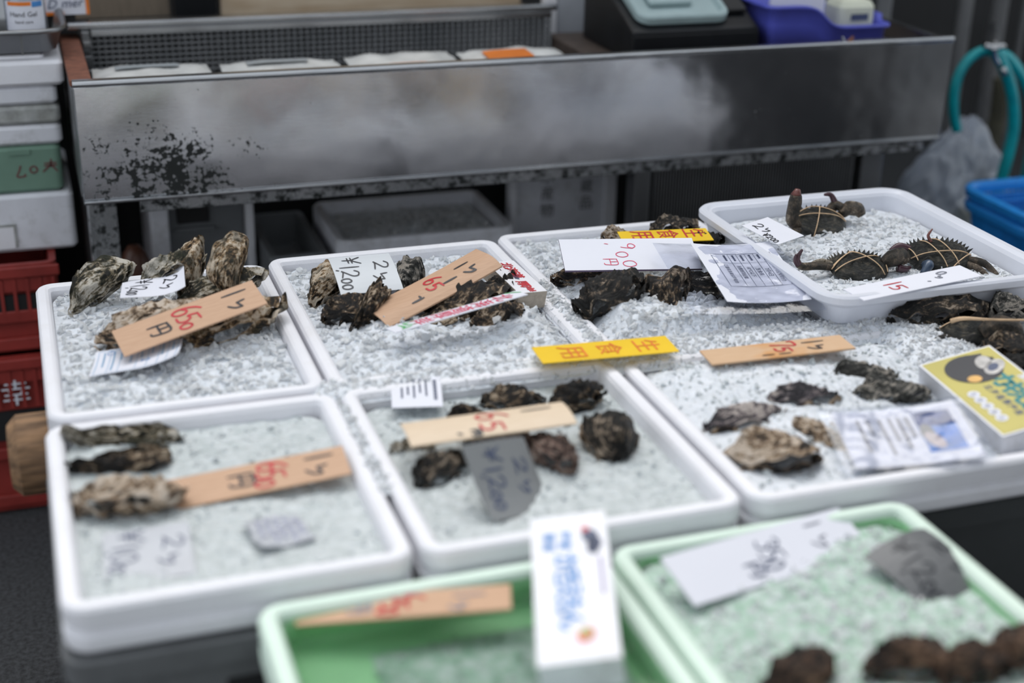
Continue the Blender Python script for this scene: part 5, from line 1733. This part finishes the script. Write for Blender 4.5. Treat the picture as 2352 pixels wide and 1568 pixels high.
plank('paperB', 'white square price paper slanted among the dark oysters', PAPER_GREY, lambda u, v: -0.004 * u * u, price(KR, 1.05), 0.0006, 0.0022, 'price_paper', group=G_P)
plank('paperF', 'wet greyish price paper lying at the box corner on smooth ice', PAPER_WET, None, price(NAVYINK, 1.05, '0'), 0.0006, 0.0022, 'price_paper', group=G_P, dz=0.010)
plank('paperG', 'price paper coloured grey for shade, curled down in front of the oysters', PAPER_SHADED, lambda u, v: 0.006 * np.clip(u, 0, 2) ** 2 - 0.004 * v * v, price(NAVYINK, 1.0), 0.0008, 0.0026, 'price_paper', group=G_P, W=0.090, H=0.100, dz=0.004)
plank('paperJ', 'curled price paper coloured dark for shade at the end of the 350 sign', PAPER_DEEP_SHADE, lambda u, v: -0.012 * v * v - 0.008 * u * u, price(BLACKINK, 1.1), 0.0008, 0.0026, 'price_paper', group=G_P)
plank('paperE', 'white price paper leaning over the crab tray rim', PAPER, None, [('2', -0.022, -0.008, 0.016, 0.016, KR), ('k', -0.006, -0.008, 0.014, 0.016, KR), ('y', 0.006, -0.020, 0.008, 0.012, KR), ('2', 0.014, -0.021, 0.008, 0.011, KR), ('0', 0.022, -0.022, 0.007, 0.009, KR), ('0', 0.029, -0.023, 0.007, 0.009, KR)], 0.0006, 0.0018, 'price_paper', group=G_P)

G_B = 'white price boards'
plank('boardC', 'white board with thin red 900 over the black oysters', PAPER, None,
      [('9', -0.020, 0.000, 0.020, 0.022, PINKINK), ('0', 0.002, -0.012, 0.018, 0.018, PINKINK), ('0', 0.026, -0.004, 0.020, 0.020, PINKINK), ('e', 0.020, -0.032, 0.018, 0.020, PINKINK), (',', -0.026, -0.022, 0.01, 0.02, PINKINK)], 0.003, 0.0013, 'price_board', group=G_B, edge=simple('purple_board_edge', (0.16, 0.12, 0.2), 0.5))
plank('signE', 'long white sign with red 15 along the crab tray front', PAPER, None,
      [('1', -0.008, -0.030, 0.012, 0.030, RR), ('5', 0.006, -0.032, 0.018, 0.022, RR), ('k', 0.0, 0.045, 0.012, 0.012, GREYINK), ('0', -0.010, 0.058, 0.010, 0.016, GREYINK), (',', 0.008, 0.028, 0.01, 0.012, GREYINK)], 0.0012, 0.0026, 'price_board', group=G_B)
plank('signJ', 'white sign reading 350 across the second green box', PAPER, None,
      [('1', -0.020, 0.076, 0.012, 0.024, GREYINK), ('k', 0.002, 0.070, 0.020, 0.024, GREYINK), ('3', -0.012, 0.004, 0.016, 0.030, NAVYINK), ('5', 0.001, 0.000, 0.016, 0.030, NAVYINK), ('0', 0.014, -0.006, 0.012, 0.026, NAVYINK), ('e', 0.012, -0.032, 0.018, 0.020, NAVYINK)], 0.0015, 0.0024, 'price_board', group=G_B, W=0.062)


def text_sign(key, label, mat, name, parts, th=0.001, bend=None, cat='sign', group=None, dz=0.0, edge=None, W=None, H=None):
    f = face(key, bend, dz, W, H)
    t = thing(name, label, cat, tuple(f.c), group)
    f.board('board', mat, t, th, 9, 16, edge)
    for pname, col, fn in parts:
        mb = MB()
        fn(f, mb)
        if mb.f:
            mb.build(pname, col, t)
    return t, f


def vtext(s, u, v0, dv, size, rot=0.0):
    def fn(f, mb):
        for k, ch in enumerate(s):
            f.text(mb, ch, u, v0 - dv * k, size, rot=rot)
    return fn


def htext(s, u0, v, du, size, sx=1.0, bold=0.022):
    def fn(f, mb):
        for k, ch in enumerate(s):
            f.text(mb, ch, u0 + du * k, v, size, sx=sx, bold=bold)
    return fn


G_Y = 'yellow signs'
text_sign('yellowC', 'yellow card with red kanji behind the white 900 board', YELLOW, 'yellow_sign', [('lettering', REDINK, vtext('生食用', -0.006, 0.048, 0.042, 0.034))], 0.0012, group=G_Y)
text_sign('yellowD', 'yellow sign with red kanji lying across the spilled ice', YELLOW, 'yellow_sign', [('lettering', ORANGE, vtext('生食用', 0.0, 0.058, 0.052, 0.034))], 0.0012, group=G_Y)
text_sign('stripB', 'narrow white strip with pink kanji and green ends', PAPER, 'name_strip',
          [('lettering', PINKINK, vtext('北海道厚岸', 0.0, 0.068, 0.030, 0.029)),
           ('green_corner', GREENINK, lambda f, mb: f.ribbon(mb, [(-0.0165, 0.080), (-0.010, 0.090), (-0.002, 0.096)], 0.003)),
           ('green_mark', GREENINK, lambda f, mb: (f.ribbon(mb, [(-0.014, -0.060), (-0.012, -0.075), (-0.002, -0.072), (0.004, -0.064)], 0.003), f.ribbon(mb, [(-0.010, -0.082), (0.004, -0.078), (0.012, -0.086), (0.008, -0.070), (0.002, -0.082)], 0.003)))], 0.0012, dz=0.013)


def emblem(f, mb):
    pts = [(-0.010, -0.006), (-0.004, -0.002), (-0.002, 0.006), (0.002, 0.002), (0.010, 0.000), (0.006, -0.006), (0.000, -0.004), (-0.005, -0.009)]
    f.poly(mb, pts)


text_sign('blockB', 'white foam block with red kanji and a small dark map emblem', FOAM, 'kanji_block',
          [('lettering', REDINK, lambda f, mb: (htext('北海道', -0.036, 0.004, 0.0165, 0.019)(f, mb), htext('厚岸', 0.024, -0.002, 0.0165, 0.019)(f, mb))),
           ('map_emblem', NAVYINK, emblem)], 0.026, edge=FOAM_CUT, H=0.046)
fB = face('blockB')


def rows(lines, u0, v0, dv, size, dash=()):
    def fn(f, mb):
        for k, s in enumerate(lines):
            if s.startswith('~'):
                n = int(s[1:])
                for q in range(n):
                    f.rect(mb, u0 + q * size * 1.0, u0 + q * size + size * 0.72, v0 - dv * k - size * 0.33, v0 - dv * k + size * 0.33, 0.0005, 2)
            else:
                f.text(mb, s, u0, v0 - dv * k, size * len(s), anchor='l')
    return fn


def frame(u0, u1, v0, v1, wd, hl=()):
    def fn(f, mb):
        for a, b in (((u0, v0), (u1, v0)), ((u1, v0), (u1, v1)), ((u1, v1), (u0, v1)), ((u0, v1), (u0, v0))):
            f.ribbon(mb, [np.array(a) + (np.array(b) - np.array(a)) * k / 4 for k in range(5)], wd, 0.0005)
        for v in hl:
            f.ribbon(mb, [(u0 + (u1 - u0) * k / 4, v) for k in range(5)], wd * 0.8, 0.0005)
    return fn


G_L = 'printed origin labels'
text_sign('labelA', 'white label with pale blue print on the ice below the tan plank', PAPER, 'origin_label',
          [('print', PALEBLUE, lambda f, mb: (frame(-0.034, 0.034, -0.052, 0.052, 0.0009, (-0.036, -0.022, 0.0, 0.014, 0.028, 0.04))(f, mb), rows(['~6', '~8', '~5', '~7', '~9', '~6'], -0.030, 0.046, 0.0135, 0.0042)(f, mb), rows(['~14', '~10'], -0.030, -0.031, 0.013, 0.0040)(f, mb))),
           ('numeral', BLUEINK, lambda f, mb: f.text(mb, '2', 0.008, 0.012, 0.011)),
           ('seal', BLUEINK, lambda f, mb: [f.ribbon(mb, [(-0.027 + 0.0045 * math.cos(t), -0.036 + 0.0045 * math.sin(t)) for t in np.linspace(0, 2 * PI, 14)], 0.0009)])],
          0.0005, lambda u, v: 0.010 * np.clip(v, 0, 1) ** 2 * (u * 0.5 + 0.5) + 0.003 * u * u, group=G_L, dz=0.006)
text_sign('labelG', 'white label with rows of blue-black print near the shrimp scrap', PAPER, 'origin_label',
          [('print', NAVYINK, lambda f, mb: (rows(['~7'], -0.026, 0.023, 0.008, 0.0068)(f, mb), rows(['~11', '~9', '~12', '~10', '~12', '~6'], -0.030, 0.012, 0.0075, 0.0038)(f, mb)))], 0.0005, group=G_L, dz=0.008)
text_sign('labelF', 'soaked faded label dissolving on the smooth ice', PAPER_WET, 'origin_label',
          [('print', simple('faded_violet_print', (0.36, 0.37, 0.52), 0.5), rows(['~7', '~9', '~8', '~9', '~6'], -0.022, 0.022, 0.010, 0.0048))], 0.0005, lambda u, v: 0.002 * np.sin(u * 5 + v * 3), group=G_L, dz=0.010)
fl = face('paperB')
lbl2 = thing('origin_label', 'corner of a blue framed label under the slanted price paper', 'sign', tuple(fl.c), G_L)
f2 = Face(at(856, 668, 0.632), [fl.u, fl.v, fl.n], 0.05, 0.085)
f2.board('board', PAPER, lbl2, 0.0005, 3, 3)
mb = MB()
frame(-0.022, 0.022, -0.038, 0.040, 0.0012, (0.02, 0.0))(f2, mb)
mb.build('print', PALEBLUE, lbl2)


# clear sleeve with a printed table (black oyster box)
def film_sheet(f, t, amp, seed, d=0.0012, name='clear_sleeve', mat=None, nu=40, nv=40):
    us, vs = np.linspace(-.5, .5, nu) * f.W, np.linspace(-.5, .5, nv) * f.H
    U, V = np.meshgrid(us, vs)
    fn, f3 = fnoise(seed, 2, 16, 6, 18), fnoise(seed + 1, 2, 10, 20, 40)
    P = np.stack([U.ravel(), V.ravel()], 1)
    h = d + amp * (np.abs(fn(P)) + 0.35 * np.abs(f3(P)))
    edge = np.minimum(1, np.minimum((0.5 - np.abs(P[:, 0] / f.W)), (0.5 - np.abs(P[:, 1] / f.H))) * 14 + 0.15)
    pts = f.pt(P[:, 0], P[:, 1], h * edge)
    mb = MB()
    mb.add(pts, [(j * nu + i, j * nu + i + 1, (j + 1) * nu + i + 1, (j + 1) * nu + i) for j in range(nv - 1) for i in range(nu - 1)])
    return mb.build(name, mat or FILM, t, smooth=True)


t, f = text_sign('cardC', 'printed data sheet in a clear plastic sleeve beside black oysters', PAPER, 'sleeved_sheet',
                 [('print', NAVYINK, lambda f, mb: (frame(-0.060, 0.045, -0.040, 0.050, 0.0008, (0.036, 0.024, 0.011, -0.002, -0.015))(f, mb),
                                                    f.ribbon(mb, [(-0.030, -0.040), (-0.030, 0.0), (-0.030, 0.036)], 0.0007),
                                                    rows(['~3', '~4', '~4', '~4', '~4'], -0.056, 0.030, 0.0128, 0.0048)(f, mb),
                                                    f.text(mb, '産地から生食用かき', -0.024, 0.043, 0.058, anchor='l'),
                                                    f.text(mb, '7月4日', -0.010, 0.030, 0.024, anchor='l'),
                                                    f.text(mb, '生食用', -0.012, 0.0175, 0.022, anchor='l'),
                                                    f.text(mb, '10℃以下', -0.016, 0.0045, 0.030, anchor='l'),
                                                    f.text(mb, '消費期限記載', -0.022, -0.0085, 0.042, anchor='l'),
                                                    f.text(mb, '三重県漁業協同組合', -0.026, -0.027, 0.060, anchor='l'))),
                  ], 0.0006, lambda u, v: 0.004 * v * v - 0.002 * u, group='sleeved information cards', cat='info card')
cs = SIGN['cardC'][0]
fs_ = Face(np.array(f.c) + f.v * (-0.022) - f.u * (-0.010), [f.u, f.v, f.n], 0.225, 0.19, lambda u, v: 0.003 * v * v - 0.004 * np.clip(u, 0, 1))
film_sheet(fs_, t, 0.0022, 31)

# laminated card with the blue photo
t, f = text_sign('cardH', 'laminated white card with a blue sea photo, in front of purplish oysters', PAPER, 'laminated_card',
                 [('print', GREYINK, lambda f, mb: [f.rect(mb, -0.036 + 0.0, -0.036 + L_, v_ - 0.0022, v_ + 0.0022, 0.0005, 3) for v_, L_ in ((-0.048, 0.062), (-0.036, 0.03), (-0.022, 0.07), (-0.010, 0.045), (0.0, 0.06), (0.010, 0.04))]),
                  ('photo_sky', simple('deep_blue_print', (0.01, 0.06, 0.26), 0.3, var=0.4, scale=40), lambda f, mb: f.rect(mb, -0.040, -0.012, 0.018, 0.062, 0.0005)),
                  ('photo_sea', simple('bright_blue_print', (0.0, 0.17, 0.55), 0.3, var=0.4, scale=40), lambda f, mb: f.rect(mb, -0.012, 0.036, 0.018, 0.062, 0.0005)),
                  ('photo_rock', simple('rock_print', (0.10, 0.11, 0.13), 0.4), lambda f, mb: f.ellipse(mb, -0.002, 0.026, 0.016, 0.008, 0.0008)),
                  ('photo_oyster', simple('oyster_print', (0.55, 0.46, 0.46), 0.4, var=0.2), lambda f, mb: f.ellipse(mb, 0.014, 0.030, 0.017, 0.009, 0.001, 0.35))], 0.0012,
                 lambda u, v: 0.004 * v * v, group='sleeved information cards', cat='info card')
film_sheet(Face(f.c + f.v * -0.002, [f.u, f.v, f.n], 0.126, 0.172, lambda u, v: 0.004 * v * v), t, 0.0012, 51, 0.0014)


# brochure block
def lens_shape(f, mb):
    f.ellipse(mb, -0.028, 0.006, 0.040, 0.030, 0.0006, 0.05)


text_sign('blockH', 'thick white foam block faced with a mustard yellow oyster brochure', FOAM, 'brochure_block',
          [('print_ground', OLIVE, lambda f, mb: f.rect(mb, -0.091, 0.091, -0.0475, 0.0475, 0.0004)),
           ('print_dish', BLACKINK, lambda f, mb: (f.ellipse(mb, -0.052, 0.002, 0.034, 0.036, 0.0008), f.poly(mb, [(-0.084, 0.010), (-0.080, 0.030), (-0.070, 0.022), (-0.066, 0.038), (-0.056, 0.026), (-0.050, 0.008)], 0.0009))),
           ('print_shell', simple('printed_shell', (0.50, 0.48, 0.46), 0.4, var=0.3, scale=90), lambda f, mb: (f.ellipse(mb, -0.060, 0.020, 0.016, 0.010, 0.0012, -0.5), f.ellipse(mb, -0.044, 0.026, 0.020, 0.011, 0.0012, -0.9))),
           ('print_shell_dark', NAVYINK, lambda f, mb: f.ellipse(mb, -0.044, 0.024, 0.010, 0.006, 0.0014, -0.9)),
           ('print_lemon', simple('printed_lemon', (0.75, 0.42, 0.10), 0.4), lambda f, mb: f.ellipse(mb, -0.030, -0.010, 0.008, 0.009, 0.0012)),
           ('print_title', TEALINK, lambda f, mb: htext('カキえもん', -0.014, 0.018, 0.022, 0.032, 1.0, 0.045)(f, mb)),
           ('print_small_title', PAPER, lambda f, mb: htext('厚岸', -0.008, 0.042, 0.014, 0.012)(f, mb)),
           ('print_subtitle', NAVYINK, lambda f, mb: htext('北海道厚岸産', -0.006, -0.006, 0.013, 0.011)(f, mb)),
           ('print_circles', PAPER, lambda f, mb: [f.ellipse(mb, 0.000 + 0.015 * k, -0.030, 0.0075, 0.0075, 0.0008) for k in range(5)]),
           ('print_circle_marks', GREYINK, lambda f, mb: [f.text(mb, ch, 0.000 + 0.015 * k, -0.030, 0.008, 0.001) for k, ch in enumerate('生産者直送')])],
          0.030, edge=FOAM_OLD, cat='sign')

# tall white block in front of the green boxes
text_sign('blockI', 'white foam block with big blue letters standing at the green boxes', FOAM, 'lettered_block',
          [('lettering', BLUEINK, lambda f, mb: (htext('かきえもん'[0:5], -0.030, -0.004, 0.020, 0.026)(f, mb), htext('厚', -0.070, -0.020, 0.016, 0.013)(f, mb), htext('岸', -0.070, -0.004, 0.016, 0.013)(f, mb), htext('産', -0.056, -0.020, 0.016, 0.013)(f, mb), htext('産', -0.056, -0.004, 0.016, 0.013)(f, mb))),
           ('emblem', NAVYINK, lambda f, mb: (f.ellipse(mb, -0.066, 0.020, 0.009, 0.008), f.ellipse(mb, -0.054, 0.024, 0.011, 0.007), f.ellipse(mb, -0.048, 0.022, 0.010, 0.006))),
           ('emblem_dot', REDINK, lambda f, mb: f.ellipse(mb, -0.076, 0.016, 0.004, 0.004, 0.0009)),
           ('side_print', simple('lilac_print', (0.30, 0.26, 0.42), 0.5), lambda f, mb: f.rect(mb, -0.034, 0.020, 0.026, 0.0295)),
           ('fruit_print', simple('red_fruit_print', (0.75, 0.10, 0.10), 0.4), lambda f, mb: f.ellipse(mb, 0.070, 0.008, 0.010, 0.008, 0.0008, -0.6)),
           ('leaf_print', simple('leaf_print', (0.30, 0.32, 0.06), 0.4), lambda f, mb: f.ellipse(mb, 0.068, 0.008, 0.006, 0.006, 0.001))],
          0.034, edge=FOAM_OLD, W=0.205, H=0.074)
